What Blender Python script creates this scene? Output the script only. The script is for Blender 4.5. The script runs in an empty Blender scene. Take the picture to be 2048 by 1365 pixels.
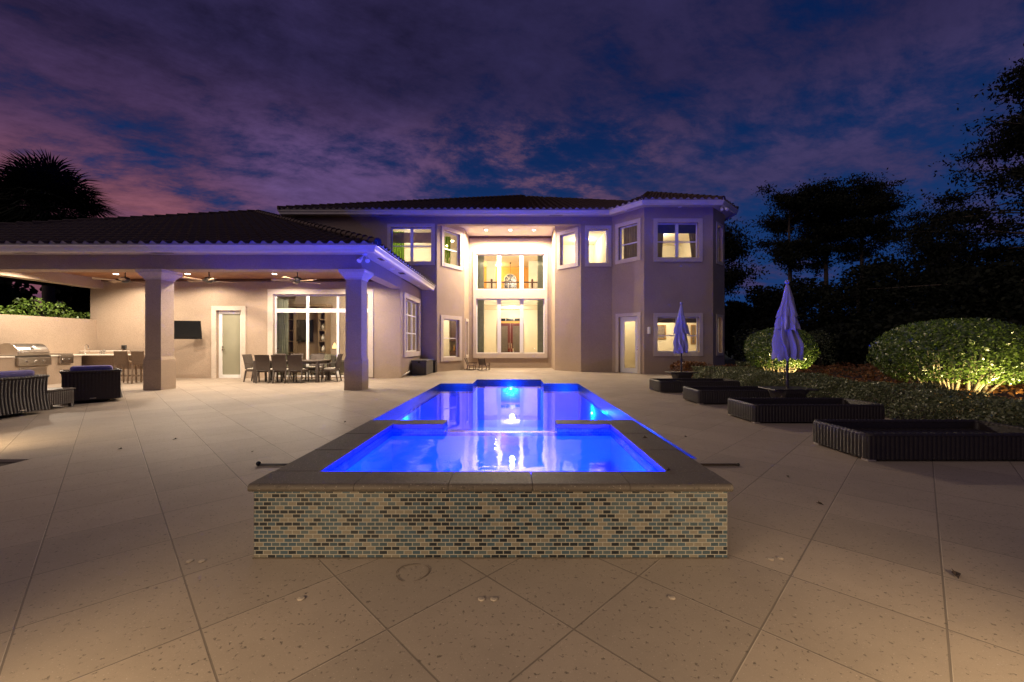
import bpy, math, random
import numpy as np
from mathutils import Vector, Matrix
random.seed(7); rng = np.random.default_rng(7)
S = bpy.context.scene; COL = S.collection
R = math.radians
# ------------------------------------------------------------------ camera, sky, exposure
F, CX, CY, H = 815.0, 1030.0, 688.0, 1.32          # focal length and vanishing point in the photograph, eye height
cam = bpy.data.cameras.new('camera'); camo = bpy.data.objects.new('camera', cam); COL.objects.link(camo)
camo.location = (0, 0, H); camo.rotation_euler = (R(90), 0, 0)
cam.lens = 36 * F / 2048; cam.sensor_width = 36
cam.shift_x = -(CX - 1024) / 2048; cam.shift_y = (CY - 682.5) / 2048
cam.clip_start = 0.05; cam.clip_end = 2000
S.camera = camo
S.view_settings.view_transform = 'Standard'; S.view_settings.look = 'None'
S.view_settings.exposure = 0; S.view_settings.gamma = 1
S.render.engine = 'CYCLES'
cy = S.cycles
cy.use_denoising = True; cy.max_bounces = 8; cy.diffuse_bounces = 4; cy.glossy_bounces = 4
cy.transparent_max_bounces = 16; cy.transmission_bounces = 4; cy.sample_clamp_indirect = 60
cy.caustics_reflective = False; cy.caustics_refractive = False

class NT:
    def __init__(s, tree): s.t = tree
    def new(s, typ, ins=None, **kw):
        n = s.t.nodes.new(typ)
        for k, v in kw.items(): setattr(n, k, v)
        for k, v in (ins or {}).items(): s.put(n.inputs[k], v)
        return n
    def put(s, sock, v):
        if isinstance(v, bpy.types.NodeSocket): s.t.links.new(v, sock)
        elif hasattr(sock.default_value, '__len__') and len(sock.default_value) == 4 and len(v) == 3: sock.default_value = (*v, 1)
        else: sock.default_value = v
    def m(s, op, a, b=0.0, c=0.0, clamp=False):
        n = s.t.nodes.new('ShaderNodeMath'); n.operation = op; n.use_clamp = clamp
        for i, v in enumerate((a, b, c)): s.put(n.inputs[i], v)
        return n.outputs[0]
    def step(s, x, a, b):                       # smooth step from a to b (either order)
        n = s.new('ShaderNodeMapRange', {'Value': x, 'From Min': min(a, b), 'From Max': max(a, b),
            'To Min': 0.0 if a < b else 1.0, 'To Max': 1.0 if a < b else 0.0}, interpolation_type='SMOOTHSTEP')
        return n.outputs[0]
    def mix(s, f, a, b, blend='MIX'):
        n = s.t.nodes.new('ShaderNodeMix'); n.data_type = 'RGBA'; n.blend_type = blend
        s.put(n.inputs[0], f); s.put(n.inputs[6], a); s.put(n.inputs[7], b)
        return n.outputs[2]
    def noise(s, vec, scale, detail=4, rough=.55, dist=0.0):
        return s.new('ShaderNodeTexNoise', {'Vector': vec, 'Scale': scale, 'Detail': detail, 'Roughness': rough, 'Distortion': dist}).outputs[0]

def make_sky():
    W = bpy.data.worlds.new('World'); S.world = W; W.use_nodes = True
    t = W.node_tree; t.nodes.clear(); n = NT(t)
    d = n.new('ShaderNodeTexCoord').outputs['Generated']
    sp = n.new('ShaderNodeSeparateXYZ', {0: d}); x, y, z = sp.outputs
    zz = n.m('MAXIMUM', z, 0.0)
    k = n.m('DIVIDE', 1.0, n.m('ADD', zz, .22))
    u, v = n.m('MULTIPLY', x, k), n.m('MULTIPLY', y, k)
    def cv(a, b, c, e):
        return n.new('ShaderNodeCombineXYZ', {0: n.m('ADD', n.m('MULTIPLY', u, a), n.m('MULTIPLY', v, b)),
                                              1: n.m('ADD', n.m('MULTIPLY', u, c), n.m('MULTIPLY', v, e))}).outputs[0]
    warp = n.new('ShaderNodeTexNoise', {'Vector': cv(1, 0, 0, 1), 'Scale': 1.3, 'Detail': 3.0}).outputs['Color']
    def wv(a_, b_, c_, e_, k_):
        return n.new('ShaderNodeVectorMath', {0: cv(a_, b_, c_, e_), 1: n.new('ShaderNodeVectorMath', {0: warp, 3: k_}, operation='SCALE').outputs[0]}, operation='ADD').outputs[0]
    big = n.noise(wv(.8, .2, -.25, 1.1, .5), 1.1, 3, .5)
    streak = n.noise(wv(.9, .7, -1.9, 2.3, .9), 1.8, 8, .64)
    puff = n.noise(wv(2.4, .3, -.3, 3.4, .5), 2.2, 8, .70)
    left = n.step(x, .10, -.38)
    # clear sky
    clear = n.mix(n.step(zz, .10, .60), (.0085, .038, .150), (.0020, .0130, .070))
    # amount of cloud: a deck over the left and the top, breaking up to the right
    amt = n.m('ADD', n.m('MULTIPLY', big, .75), n.m('ADD', n.m('MULTIPLY', streak, .55), n.m('MULTIPLY', puff, .75)))
    amt = n.m('ADD', amt, n.m('MULTIPLY', left, .17))
    amt = n.m('ADD', amt, n.m('MULTIPLY', n.step(zz, .40, .56), n.m('MULTIPLY', n.step(x, .5, .0), .12)))
    amt = n.m('ADD', amt, n.m('MULTIPLY', n.step(zz, .30, .20), n.m('MULTIPLY', n.step(x, .0, .35), -.06)))
    amt = n.m('ADD', amt, n.m('MULTIPLY', n.step(x, .12, .35), n.m('MULTIPLY', n.step(zz, .26, .34), .085)))
    mask = n.step(amt, .91, 1.20)
    lowf = n.step(zz, .38, .24)
    lcol = n.mix(lowf, (.056, .030, .082), (.165, .063, .108))
    ccol = n.mix(left, (.047, .037, .108), lcol)
    lav = n.m('MULTIPLY', n.m('MULTIPLY', n.step(x, -.64, -.44), n.step(x, .05, -.22)), n.step(zz, .52, .37))
    ccol = n.mix(lav, ccol, (.098, .057, .158))
    pink = n.m('MULTIPLY', n.m('MULTIPLY', n.step(x, -.35, -.66), n.step(zz, .32, .22)), n.step(streak, .45, .60))
    ccol = n.mix(n.m('MULTIPLY', pink, .62), ccol, (.235, .078, .088))
    rose = n.m('MULTIPLY', n.m('MULTIPLY', n.m('MULTIPLY', n.step(x, .45, .05), n.step(x, -.35, .0)), n.step(puff, .48, .62)), n.m('MULTIPLY', n.step(zz, .52, .44), n.step(zz, .24, .32)))
    ccol = n.mix(n.m('MULTIPLY', rose, .7), ccol, (.150, .070, .115))
    ccol = n.mix(n.m('MULTIPLY', n.step(zz, .36, .54), .85), ccol, (.021, .017, .060))
    tex = n.m('MAXIMUM', n.m('ADD', -.95, n.m('ADD', n.m('MULTIPLY', streak, 1.9), n.m('MULTIPLY', puff, 1.9))), .35)
    tx = n.new('ShaderNodeCombineXYZ', {0: tex, 1: tex, 2: tex}).outputs[0]
    ccol = n.mix(n.m('ADD', .5, n.m('MULTIPLY', left, .35)), ccol, n.mix(1.0, ccol, tx, 'MULTIPLY'))
    col = n.mix(n.m('MULTIPLY', mask, .94), clear, ccol)
    col = n.mix(n.step(z, .0, -.06), col, (.004, .004, .008))
    bg = n.new('ShaderNodeBackground', {0: col, 1: 1.0})
    o = n.new('ShaderNodeOutputWorld'); t.links.new(bg.outputs[0], o.inputs[0])
make_sky()
# one very soft, weak, slightly warm key: the last glow of dusk behind the photographer
sun = bpy.data.lights.new('dusk_glow', 'SUN'); sun.energy = .70; sun.angle = R(60); sun.color = (1, .80, .64)
suno = bpy.data.objects.new('dusk_glow', sun); COL.objects.link(suno); suno.rotation_euler = (R(54), 0, R(-58))

# ------------------------------------------------------------------ materials
def newmat(name):
    m = bpy.data.materials.new(name); m.use_nodes = True; t = m.node_tree; t.nodes.clear(); return m, NT(t)
def fin(m, n, col, rough, bump=None, bs=.3, bd=.01, metal=0.0, spec=.5, **extra):
    ins = {'Base Color': col, 'Roughness': rough, 'Metallic': metal, 'Specular IOR Level': spec}; ins.update(extra)
    p = n.new('ShaderNodeBsdfPrincipled', ins)
    if bump is not None:
        b = n.new('ShaderNodeBump', {'Height': bump, 'Strength': bs, 'Distance': bd}); n.t.links.new(b.outputs[0], p.inputs['Normal'])
    o = n.new('ShaderNodeOutputMaterial'); n.t.links.new(p.outputs[0], o.inputs[0]); return m
def OC(n): return n.new('ShaderNodeTexCoord').outputs['Object']
def plain(name, c, rough=.6, var=.12, sc=6.0, bump=0.0, bsc=60.0, metal=0.0, spec=.5):
    m, n = newmat(name); o = OC(n)
    f = n.noise(o, sc, 5)
    a = tuple(v * (1 - var * 1.6) for v in c); b = tuple(min(1, v * (1 + var * 1.6)) for v in c)
    col = n.mix(f, a, b)
    return fin(m, n, col, rough, n.noise(o, bsc, 3) if bump else None, bump, .01, metal, spec)
def emis(name, c, st):
    m, n = newmat(name); e = n.new('ShaderNodeEmission', {0: c, 1: st})
    o = n.new('ShaderNodeOutputMaterial'); n.t.links.new(e.outputs[0], o.inputs[0]); return m
def stucco(name, c, bs=.7):
    m, n = newmat(name); o = OC(n)
    f = n.noise(o, 1.1, 5, .6); g = n.noise(o, 55, 4, .6); h = n.noise(o, 19, 3, .6)
    f2 = n.m('ADD', n.m('MULTIPLY', f, .65), n.m('MULTIPLY', h, .35))
    col = n.mix(f2, tuple(v * .76 for v in c), tuple(v * 1.20 for v in c))
    col = n.mix(n.step(g, .55, .30), col, tuple(v * .70 for v in c))
    return fin(m, n, col, .88, n.m('ADD', g, n.m('MULTIPLY', h, .6)), bs, .016, spec=.25)
def glassm(name, tint=(1, 1, 1), k=.75, rough=.0):
    m, n = newmat(name)
    t = n.new('ShaderNodeBsdfTransparent', {0: tint}); g = n.new('ShaderNodeBsdfGlossy', {'Roughness': rough})
    fr = n.m('MULTIPLY', n.new('ShaderNodeFresnel', {'IOR': 1.5}).outputs[0], k)
    mx = n.new('ShaderNodeMixShader', {0: fr}); n.t.links.new(t.outputs[0], mx.inputs[1]); n.t.links.new(g.outputs[0], mx.inputs[2])
    o = n.new('ShaderNodeOutputMaterial'); n.t.links.new(mx.outputs[0], o.inputs[0]); return m
def waterm(name, bs, sc, tint=(.50, .90, 1)):
    m, n = newmat(name); o = OC(n)
    t = n.new('ShaderNodeBsdfTransparent', {0: tint}); g = n.new('ShaderNodeBsdfGlossy', {'Roughness': .0})
    hgt = n.m('ADD', n.noise(o, sc, 2, .5, .4), n.m('MULTIPLY', n.noise(o, sc * 4.3, 2), .22))
    b = n.new('ShaderNodeBump', {'Height': hgt, 'Strength': bs, 'Distance': .05}); n.t.links.new(b.outputs[0], g.inputs['Normal'])
    fn = n.new('ShaderNodeFresnel', {'IOR': 1.33}); n.t.links.new(b.outputs[0], fn.inputs['Normal'])
    mx = n.new('ShaderNodeMixShader', {0: fn.outputs[0]}); n.t.links.new(t.outputs[0], mx.inputs[1]); n.t.links.new(g.outputs[0], mx.inputs[2])
    oo = n.new('ShaderNodeOutputMaterial'); n.t.links.new(mx.outputs[0], oo.inputs[0]); return m
def deckm(name, grid=True, c=(.305, .247, .193), rough=.62):
    m, n = newmat(name); o = OC(n)
    ang = R(-45); ca, sa = math.cos(ang), math.sin(ang); ax, ay = .272, 1.884
    mp = n.new('ShaderNodeMapping', {'Vector': o, 'Rotation': (0, 0, ang), 'Location': (-(ca * ax - sa * ay), -(sa * ax + ca * ay), 0)}, vector_type='POINT').outputs[0]
    pits = n.step(n.noise(o, 42, 4, .62), .395, .33); flk = n.step(n.noise(o, 110, 3, .6), .63, .69)
    spk = n.step(n.noise(o, 260, 2), .40, .30)
    big = n.noise(o, .9, 6, .62); mid = n.noise(o, 5, 5, .6)
    base = n.mix(n.m('ADD', n.m('MULTIPLY', big, .6), n.m('MULTIPLY', mid, .4)), tuple(v * .70 for v in c), tuple(v * 1.28 for v in c))
    bump = n.m('MULTIPLY', pits, -.3)
    if grid:
        br = n.new('ShaderNodeTexBrick', {'Vector': mp, 'Color1': (0.91, .91, .91), 'Color2': (1.07, 1.06, 1.05), 'Mortar': (1, 1, 1), 'Scale': 1.0, 'Mortar Size': .0042,
            'Mortar Smooth': .15, 'Bias': 0.0, 'Brick Width': .61, 'Row Height': .61}, offset=0.0, squash=1.0)
        base = n.mix(1.0, base, br.outputs['Color'], 'MULTIPLY')
        bump = n.m('ADD', bump, n.m('MULTIPLY', br.outputs['Fac'], -2.6))
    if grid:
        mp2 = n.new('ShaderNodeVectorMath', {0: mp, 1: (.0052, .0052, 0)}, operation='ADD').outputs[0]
        lit_edge = n.new('ShaderNodeTexBrick', {'Vector': mp2, 'Scale': 1.0, 'Mortar Size': .0024, 'Mortar Smooth': .2, 'Brick Width': .61, 'Row Height': .61}, offset=0.0).outputs['Fac']
        base = n.mix(n.m('MULTIPLY', n.m('MULTIPLY', lit_edge, n.step(n.noise(o, 1.3, 2), .40, .60)), .75), base, (.50, .42, .33))  # pale line beside the joints: highlight of the lit groove edge, painted in
    base = n.mix(n.m('MULTIPLY', pits, .72), base, tuple(v * .28 for v in c))
    base = n.mix(n.m('MULTIPLY', flk, .55), base, (.55, .48, .40))
    base = n.mix(n.m('MULTIPLY', spk, .35), base, tuple(v * .45 for v in c))
    if grid: base = n.mix(n.m('MULTIPLY', br.outputs['Fac'], .6), base, (.085, .066, .052))
    return fin(m, n, base, rough, bump, .8, .006, spec=.35)
def mosaic(name):
    m, n = newmat(name); o = OC(n); sp = n.new('ShaderNodeSeparateXYZ', {0: o})
    uv = n.new('ShaderNodeCombineXYZ', {0: n.m('ADD', sp.outputs[0], sp.outputs[1]), 1: sp.outputs[2]}).outputs[0]
    br = n.new('ShaderNodeTexBrick', {'Vector': uv, 'Color1': (0, 0, 0), 'Color2': (1, 1, 1), 'Mortar': (.5, .5, .5), 'Scale': 1.0, 'Mortar Size': .0026,
        'Mortar Smooth': .1, 'Bias': 0.0, 'Brick Width': .0509, 'Row Height': .0249}, offset=.5, squash=1.0)
    us = n.m('ADD', sp.outputs[0], sp.outputs[1]); row = n.m('FLOOR', n.m('DIVIDE', sp.outputs[2], .0249))
    colm = n.m('FLOOR', n.m('ADD', n.m('DIVIDE', us, .0509), n.m('MULTIPLY', n.m('PINGPONG', n.m('ADD', row, 1.0), 1.0), .5)))
    wn = n.new('ShaderNodeTexWhiteNoise', {'Vector': n.new('ShaderNodeCombineXYZ', {0: colm, 1: row}).outputs[0]}, noise_dimensions='2D').outputs[0]
    cr = n.new('ShaderNodeValToRGB', {0: wn}); e = cr.color_ramp; e.interpolation = 'CONSTANT'
    e.elements[0].position = 0; e.elements[0].color = (.014, .017, .021, 1); e.elements[1].position = .27; e.elements[1].color = (.044, .070, .090, 1)
    for p, c in ((.45, (.034, .054, .066)), (.60, (.062, .082, .090)), (.79, (.150, .132, .105))):
        x = e.elements.new(p); x.color = (*c, 1)
    var = n.noise(o, 5.0, 4); col = n.mix(n.m('MULTIPLY', n.step(var, .45, .7), .15), cr.outputs[0], (.07, .055, .046))
    col = n.mix(br.outputs['Fac'], col, (.25, .23, .195))
    rough = n.m('ADD', .22, n.m('MULTIPLY', br.outputs['Fac'], .5))
    return fin(m, n, col, rough, n.m('MULTIPLY', br.outputs['Fac'], -1.0), .6, .003)
def tileband(name, c1, c2, grout, w=.052, h=.026):
    m, n = newmat(name); o = OC(n); sp = n.new('ShaderNodeSeparateXYZ', {0: o})
    uv = n.new('ShaderNodeCombineXYZ', {0: n.m('ADD', sp.outputs[0], sp.outputs[1]), 1: sp.outputs[2]}).outputs[0]
    br = n.new('ShaderNodeTexBrick', {'Vector': uv, 'Color1': c1, 'Color2': c2, 'Mortar': grout, 'Scale': 1.0, 'Mortar Size': .0018, 'Brick Width': w, 'Row Height': h}, offset=.5)
    return fin(m, n, br.outputs[0], .25)
def woodm(name, c, axis=0, board=.12, rough=.5):
    m, n = newmat(name); o = OC(n)
    sc = [9.0, 9.0, 9.0]; sc[axis] = .7
    mp = n.new('ShaderNodeMapping', {'Vector': o, 'Scale': tuple(sc)}).outputs[0]
    g = n.noise(mp, 2.2, 5, .6, .6)
    col = n.mix(g, tuple(v * .62 for v in c), tuple(v * 1.3 for v in c))
    if board:
        sp = n.new('ShaderNodeSeparateXYZ', {0: o}); fr = n.m('FRACT', n.m('DIVIDE', n.m('ADD', sp.outputs[1 - axis], 50.0), board))
        ln = n.m('LESS_THAN', fr, .05); col = n.mix(n.m('MULTIPLY', ln, .8), col, tuple(v * .2 for v in c))
    return fin(m, n, col, rough)
def leafm(name, c1, c2, rough=.4, spec=.5, sub=.0):
    m, n = newmat(name)
    f = n.new('ShaderNodeNewGeometry').outputs['Random Per Island']
    col = n.mix(f, c1, c2)
    p = n.new('ShaderNodeBsdfPrincipled', {'Base Color': col, 'Roughness': rough, 'Specular IOR Level': spec})
    o = n.new('ShaderNodeOutputMaterial')
    if sub:
        tr = n.new('ShaderNodeBsdfTranslucent', {0: col}); mx = n.new('ShaderNodeMixShader', {0: sub})
        n.t.links.new(p.outputs[0], mx.inputs[1]); n.t.links.new(tr.outputs[0], mx.inputs[2]); n.t.links.new(mx.outputs[0], o.inputs[0])
    else: n.t.links.new(p.outputs[0], o.inputs[0])
    return m
def clothm(name, c, k=.45):
    m, n = newmat(name); o = OC(n); f = n.noise(o, 7, 4); col = n.mix(f, tuple(v * .75 for v in c), tuple(v * 1.25 for v in c))
    d = n.new('ShaderNodeBsdfDiffuse', {0: col}); t = n.new('ShaderNodeBsdfTranslucent', {0: col}); mx = n.new('ShaderNodeMixShader', {0: k})
    n.t.links.new(d.outputs[0], mx.inputs[1]); n.t.links.new(t.outputs[0], mx.inputs[2]); oo = n.new('ShaderNodeOutputMaterial'); n.t.links.new(mx.outputs[0], oo.inputs[0]); return m
def wickerm(name, c):
    m, n = newmat(name); o = OC(n); sp = n.new('ShaderNodeSeparateXYZ', {0: o})
    a = n.m('SINE', n.m('MULTIPLY', sp.outputs[2], 420.0)); b = n.m('SINE', n.m('MULTIPLY', n.m('ADD', sp.outputs[0], sp.outputs[1]), 62.8))
    w = n.m('MULTIPLY', a, n.m('SIGN', b)); f = n.noise(o, 30, 4)
    col = n.mix(n.m('ADD', n.m('MULTIPLY', f, .7), n.m('MULTIPLY', w, .12)), tuple(v * .5 for v in c), tuple(v * 1.5 for v in c))
    return fin(m, n, col, .45, w, .6, .003)

M = {}
M['stucco'] = stucco('stucco', (.41, .315, .235)); M['trim'] = stucco('trim', (.60, .51, .42), .12)
M['white'] = plain('white_frame', (.74, .72, .69), .4, .03); M['gutter'] = plain('gutter', (.60, .55, .49), .4, .05)
M['soffit'] = plain('soffit', (.50, .44, .38), .7, .04); M['glass'] = glassm('window_glass')
M['mortar'] = plain('mortar', (.34, .30, .28), .9, .2, 9, .4, 80); M['tile'] = plain('roof_tile', (.055, .028, .020), .75, .35, 3.0, .3, 40)
M['wood_ceiling'] = woodm('wood_ceiling', (.30, .135, .060), 0, .13); M['wood_dark'] = woodm('dark_wood', (.075, .030, .018), 2, 0)
M['fanwood'] = woodm('fan_blade', (.30, .20, .12), 2, 0); M['shelfwood'] = woodm('shelf_wood', (.22, .15, .09), 2, 0)
M['cream'] = plain('cream_wall', (.74, .67, .51), .8, .03); M['creamfl'] = plain('interior_floor', (.55, .45, .32), .35, .08)
M['orange'] = plain('ochre_wall', (.62, .33, .09), .8, .03)
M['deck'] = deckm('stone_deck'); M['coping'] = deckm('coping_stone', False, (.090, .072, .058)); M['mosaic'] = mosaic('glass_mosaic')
M['pooltiledark'] = tileband('dark_waterline_tile', (.006, .016, .022), (.012, .030, .045), (.03, .05, .06)); M['pooltile'] = tileband('waterline_tile', (.020, .06, .2), (.04, .12, .34), (.12, .22, .40)); M['plaster'] = plain('pool_plaster', (.17, .42, .70), .8, .10, 30)
M['spaplaster'] = plain('spa_plaster', (.26, .50, .74), .8, .25, 110)
M['water'] = waterm('pool_water', .020, 2.0); M['spawater'] = waterm('spa_water', .055, 3.4)
M['wicker'] = wickerm('dark_wicker', (.025, .018, .016)); M['wickerc'] = wickerm('chair_wicker', (.047, .034, .028)); M['wickerb'] = wickerm('brown_wicker', (.085, .058, .042)); M['rattan'] = wickerm('tan_wicker', (.24, .16, .10))
M['darkmetal'] = plain('dark_metal', (.035, .030, .028), .4, .1, metal=.3); M['steel'] = plain('stainless', (.55, .52, .48), .26, .08, 8, metal=1.0)
M['steeldark'] = plain('dark_steel', (.16, .15, .14), .3, .1, metal=1.0); M['black'] = plain('black_plastic', (.012, .012, .013), .25, .1)
M['screen'] = plain('screen', (.010, .011, .012), .12, .1)
M['bluecush'] = plain('blue_cushion', (.25, .22, .46), .9, .15, 14, .3, 120); M['palecush'] = plain('pale_cushion', (.55, .50, .42), .9, .06)
M['canopy'] = plain('umbrella_cloth', (.27, .25, .36), .85, .12, 12, .2, 200); M['canopyd'] = M['canopy']
M['grey'] = plain('grey_plastic', (.075, .072, .070), .55, .12); M['counter'] = plain('pale_stone', (.66, .60, .52), .3, .10, 25)
M['curtain_green'] = clothm('green_curtain', (.25, .42, .05)); M['curtain_grey'] = clothm('grey_curtain', (.34, .36, .28))
M['curtain_dark'] = clothm('dark_curtain', (.20, .165, .13), .35); M['shade'] = clothm('roller_shade', (.17, .18, .20), .3); M['shade_tan'] = clothm('tan_roller_shade', (.48, .38, .26), .5)
M['frost'] = plain('covered_glass', (.27, .26, .18), .5, .04); M['sofa'] = plain('sofa_fabric', (.13, .12, .10), .9, .2, 20); M['pale'] = plain('pale_fabric', (.70, .62, .48), .9, .05)
M['grass'] = plain('lawn', (.045, .062, .022), .95, .4, 7, .8, 90); M['mulch'] = plain('mulch', (.045, .028, .020), .95, .5, 40, 1.0, 50)
M['bark'] = plain('bark', (.085, .065, .048), .9, .3, 9, .8, 30); M['barkpale'] = plain('pale_bark', (.30, .25, .17), .85, .25, 14, .5, 40)
M['leaf'] = leafm('shrub_leaf', (.030, .058, .010), (.075, .115, .020), .30, .6, .16); M['leafhedge'] = leafm('hedge_leaf', (.045, .066, .024), (.150, .165, .080), .42, .5, .15)
M['leafbright'] = leafm('clusia_leaf', (.06, .12, .015), (.17, .26, .05), .3, .6, .2); M['leafred'] = leafm('red_leaf', (.11, .042, .012), (.23, .10, .028), .5, .4, .2)
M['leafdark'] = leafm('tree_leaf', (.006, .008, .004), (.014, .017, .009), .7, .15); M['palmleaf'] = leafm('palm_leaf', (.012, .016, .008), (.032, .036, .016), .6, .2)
M['lamp_warm'] = emis('warm_lens', (1, .86, .62), 14); M['lamp_white'] = emis('white_lens', (1, .93, .80), 22); M['lamp_dim'] = plain('unlit_lens', (.7, .66, .6), .4, .03)
M['lamp_blue'] = emis('blue_lens', (.25, .45, 1), 30); M['picture'] = plain('canvas', (.14, .11, .09), .7, .9, 9); M['gold'] = plain('gilt', (.30, .17, .06), .4, .2)
M['night'] = plain('night_glass', (.02, .018, .016), .2, .1); M['orangeglass'] = plain('amber_fabric', (.5, .22, .05), .7, .1)
M['plug'] = plain('plug_cap', (.34, .28, .22), .6, .08); M['stain'] = plain('rust_stain', (.150, .112, .082), .8, .4, 20)
# ------------------------------------------------------------------ mesh helpers
def vadd(a, b): return (a[0] + b[0], a[1] + b[1], a[2] + b[2])
class MB:
    def __init__(s): s.v = []; s.f = []; s.mi = []; s.m = 0
    def face(s, *pts):
        i = len(s.v); s.v += [tuple(p) for p in pts]; s.f.append(tuple(range(i, i + len(pts)))); s.mi.append(s.m); return s
    def hexa(s, p):                              # 8 points: bottom ring then top ring
        i = len(s.v); s.v += [tuple(q) for q in p]
        for q in ((0, 3, 2, 1), (4, 5, 6, 7), (0, 1, 5, 4), (1, 2, 6, 5), (2, 3, 7, 6), (3, 0, 4, 7)):
            s.f.append(tuple(i + k for k in q)); s.mi.append(s.m)
        return s
    def box(s, x0, x1, y0, y1, z0, z1):
        return s.hexa([(x0, y0, z0), (x1, y0, z0), (x1, y1, z0), (x0, y1, z0), (x0, y0, z1), (x1, y0, z1), (x1, y1, z1), (x0, y1, z1)])
    def fru(s, cx, cy_, z0, z1, a0, b0, a1, b1):
        return s.hexa([(cx - a0, cy_ - b0, z0), (cx + a0, cy_ - b0, z0), (cx + a0, cy_ + b0, z0), (cx - a0, cy_ + b0, z0),
                       (cx - a1, cy_ - b1, z1), (cx + a1, cy_ - b1, z1), (cx + a1, cy_ + b1, z1), (cx - a1, cy_ + b1, z1)])
    def bar(s, p, q, w, h, up=(0, 0, 1), w2=None, h2=None):   # box from p to q
        p, q = Vector(p), Vector(q); d = (q - p).normalized(); u = Vector(up)
        if abs(d.dot(u)) > .97: u = Vector((0, 1, 0))
        a = d.cross(u).normalized(); b = a.cross(d)
        w2 = w if w2 is None else w2; h2 = h if h2 is None else h2
        r = [p - a * w / 2 - b * h / 2, p + a * w / 2 - b * h / 2, p + a * w / 2 + b * h / 2, p - a * w / 2 + b * h / 2]
        t = [q - a * w2 / 2 - b * h2 / 2, q + a * w2 / 2 - b * h2 / 2, q + a * w2 / 2 + b * h2 / 2, q - a * w2 / 2 + b * h2 / 2]
        i = len(s.v); s.v += [tuple(x) for x in r + t]
        for f in ((0, 1, 2, 3), (7, 6, 5, 4), (4, 5, 1, 0), (5, 6, 2, 1), (6, 7, 3, 2), (7, 4, 0, 3)):
            s.f.append(tuple(i + k for k in f)); s.mi.append(s.m)
        return s
    def tube(s, pts, r, n=8):
        pts = [Vector(p) for p in pts]; rs = r if hasattr(r, '__len__') else [r] * len(pts)
        base = len(s.v); pu = None
        for k, p in enumerate(pts):
            d = (pts[min(k + 1, len(pts) - 1)] - pts[max(k - 1, 0)]).normalized()
            if pu is None:
                u = Vector((0, 0, 1)) if abs(d.z) < .9 else Vector((1, 0, 0)); a = d.cross(u).normalized()
            else: a = (pu - d * pu.dot(d)).normalized()
            pu = a; b = d.cross(a)
            for j in range(n):
                t = 2 * math.pi * j / n; s.v.append(tuple(p + (a * math.cos(t) + b * math.sin(t)) * rs[k]))
        for k in range(len(pts) - 1):
            for j in range(n):
                s.f.append((base + k * n + j, base + k * n + (j + 1) % n, base + (k + 1) * n + (j + 1) % n, base + (k + 1) * n + j)); s.mi.append(s.m)
        s.f.append(tuple(base + j for j in reversed(range(n)))); s.mi.append(s.m)
        s.f.append(tuple(base + (len(pts) - 1) * n + j for j in range(n))); s.mi.append(s.m)
        return s
    def lathe(s, prof, c=(0, 0, 0), n=16):
        base = len(s.v)
        for r, z in prof:
            for j in range(n):
                t = 2 * math.pi * j / n; s.v.append((c[0] + r * math.cos(t), c[1] + r * math.sin(t), c[2] + z))
        for k in range(len(prof) - 1):
            for j in range(n):
                s.f.append((base + k * n + j, base + k * n + (j + 1) % n, base + (k + 1) * n + (j + 1) % n, base + (k + 1) * n + j)); s.mi.append(s.m)
        s.f.append(tuple(base + j for j in reversed(range(n)))); s.mi.append(s.m)
        s.f.append(tuple(base + (len(prof) - 1) * n + j for j in range(n))); s.mi.append(s.m)
        return s
    def prism(s, poly, z0, z1):
        i = len(s.v); k = len(poly)
        s.v += [(x, y, z0) for x, y in poly] + [(x, y, z1) for x, y in poly]
        s.f.append(tuple(i + j for j in reversed(range(k)))); s.f.append(tuple(i + k + j for j in range(k))); s.mi += [s.m, s.m]
        for j in range(k):
            s.f.append((i + j, i + (j + 1) % k, i + k + (j + 1) % k, i + k + j)); s.mi.append(s.m)
        return s
    def ball(s, c, r, n=12, sz=1.0):
        prof = [(max(r * math.sin(math.pi * k / n), .0005), -r * sz * math.cos(math.pi * k / n)) for k in range(n + 1)]
        return s.lathe(prof, c, n)
    def xf(s, mat):
        s.v = [tuple(mat @ Vector(p)) for p in s.v]; return s
    def build(s, name, mat, parent=None, smooth=False, bevel=0.0, label=None):
        me = bpy.data.meshes.new(name); o = bpy.data.objects.new(name, me); COL.objects.link(o)
        v = s.v
        if parent is not None:
            r = parent
            while r.parent is not None: r = r.parent
            L = r.location; o.parent = parent; v = [(a - L.x, b - L.y, c - L.z) for a, b, c in v]
        me.from_pydata(v, [], s.f)
        for m in (mat if isinstance(mat, (list, tuple)) else [mat]): me.materials.append(m)
        if isinstance(mat, (list, tuple)): me.polygons.foreach_set('material_index', s.mi)
        if smooth: me.polygons.foreach_set('use_smooth', [True] * len(me.polygons))
        if bevel:
            b = o.modifiers.new('bevel', 'BEVEL'); b.width = bevel; b.segments = 2; b.limit_method = 'ANGLE'; b.angle_limit = R(40)
        if label: o['label'] = label
        return o
def tag(o, label=None, cat=None, group=None, kind=None):
    if label: o['label'] = label
    if cat: o['category'] = cat
    if group: o['group'] = group
    if kind: o['kind'] = kind
    return o
def thing(name, label, cat, loc=(0, 0, 0), group=None, rz=0):
    o = bpy.data.objects.new(name, None); COL.objects.link(o); o.location = loc; o.rotation_euler.z = rz; o.empty_display_size = .2
    return tag(o, label, cat, group)
def copy_tree(o, parent=None):
    c = o.copy(); COL.objects.link(c); c.parent = parent
    for ch in o.children: copy_tree(ch, c)
    return c
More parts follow.
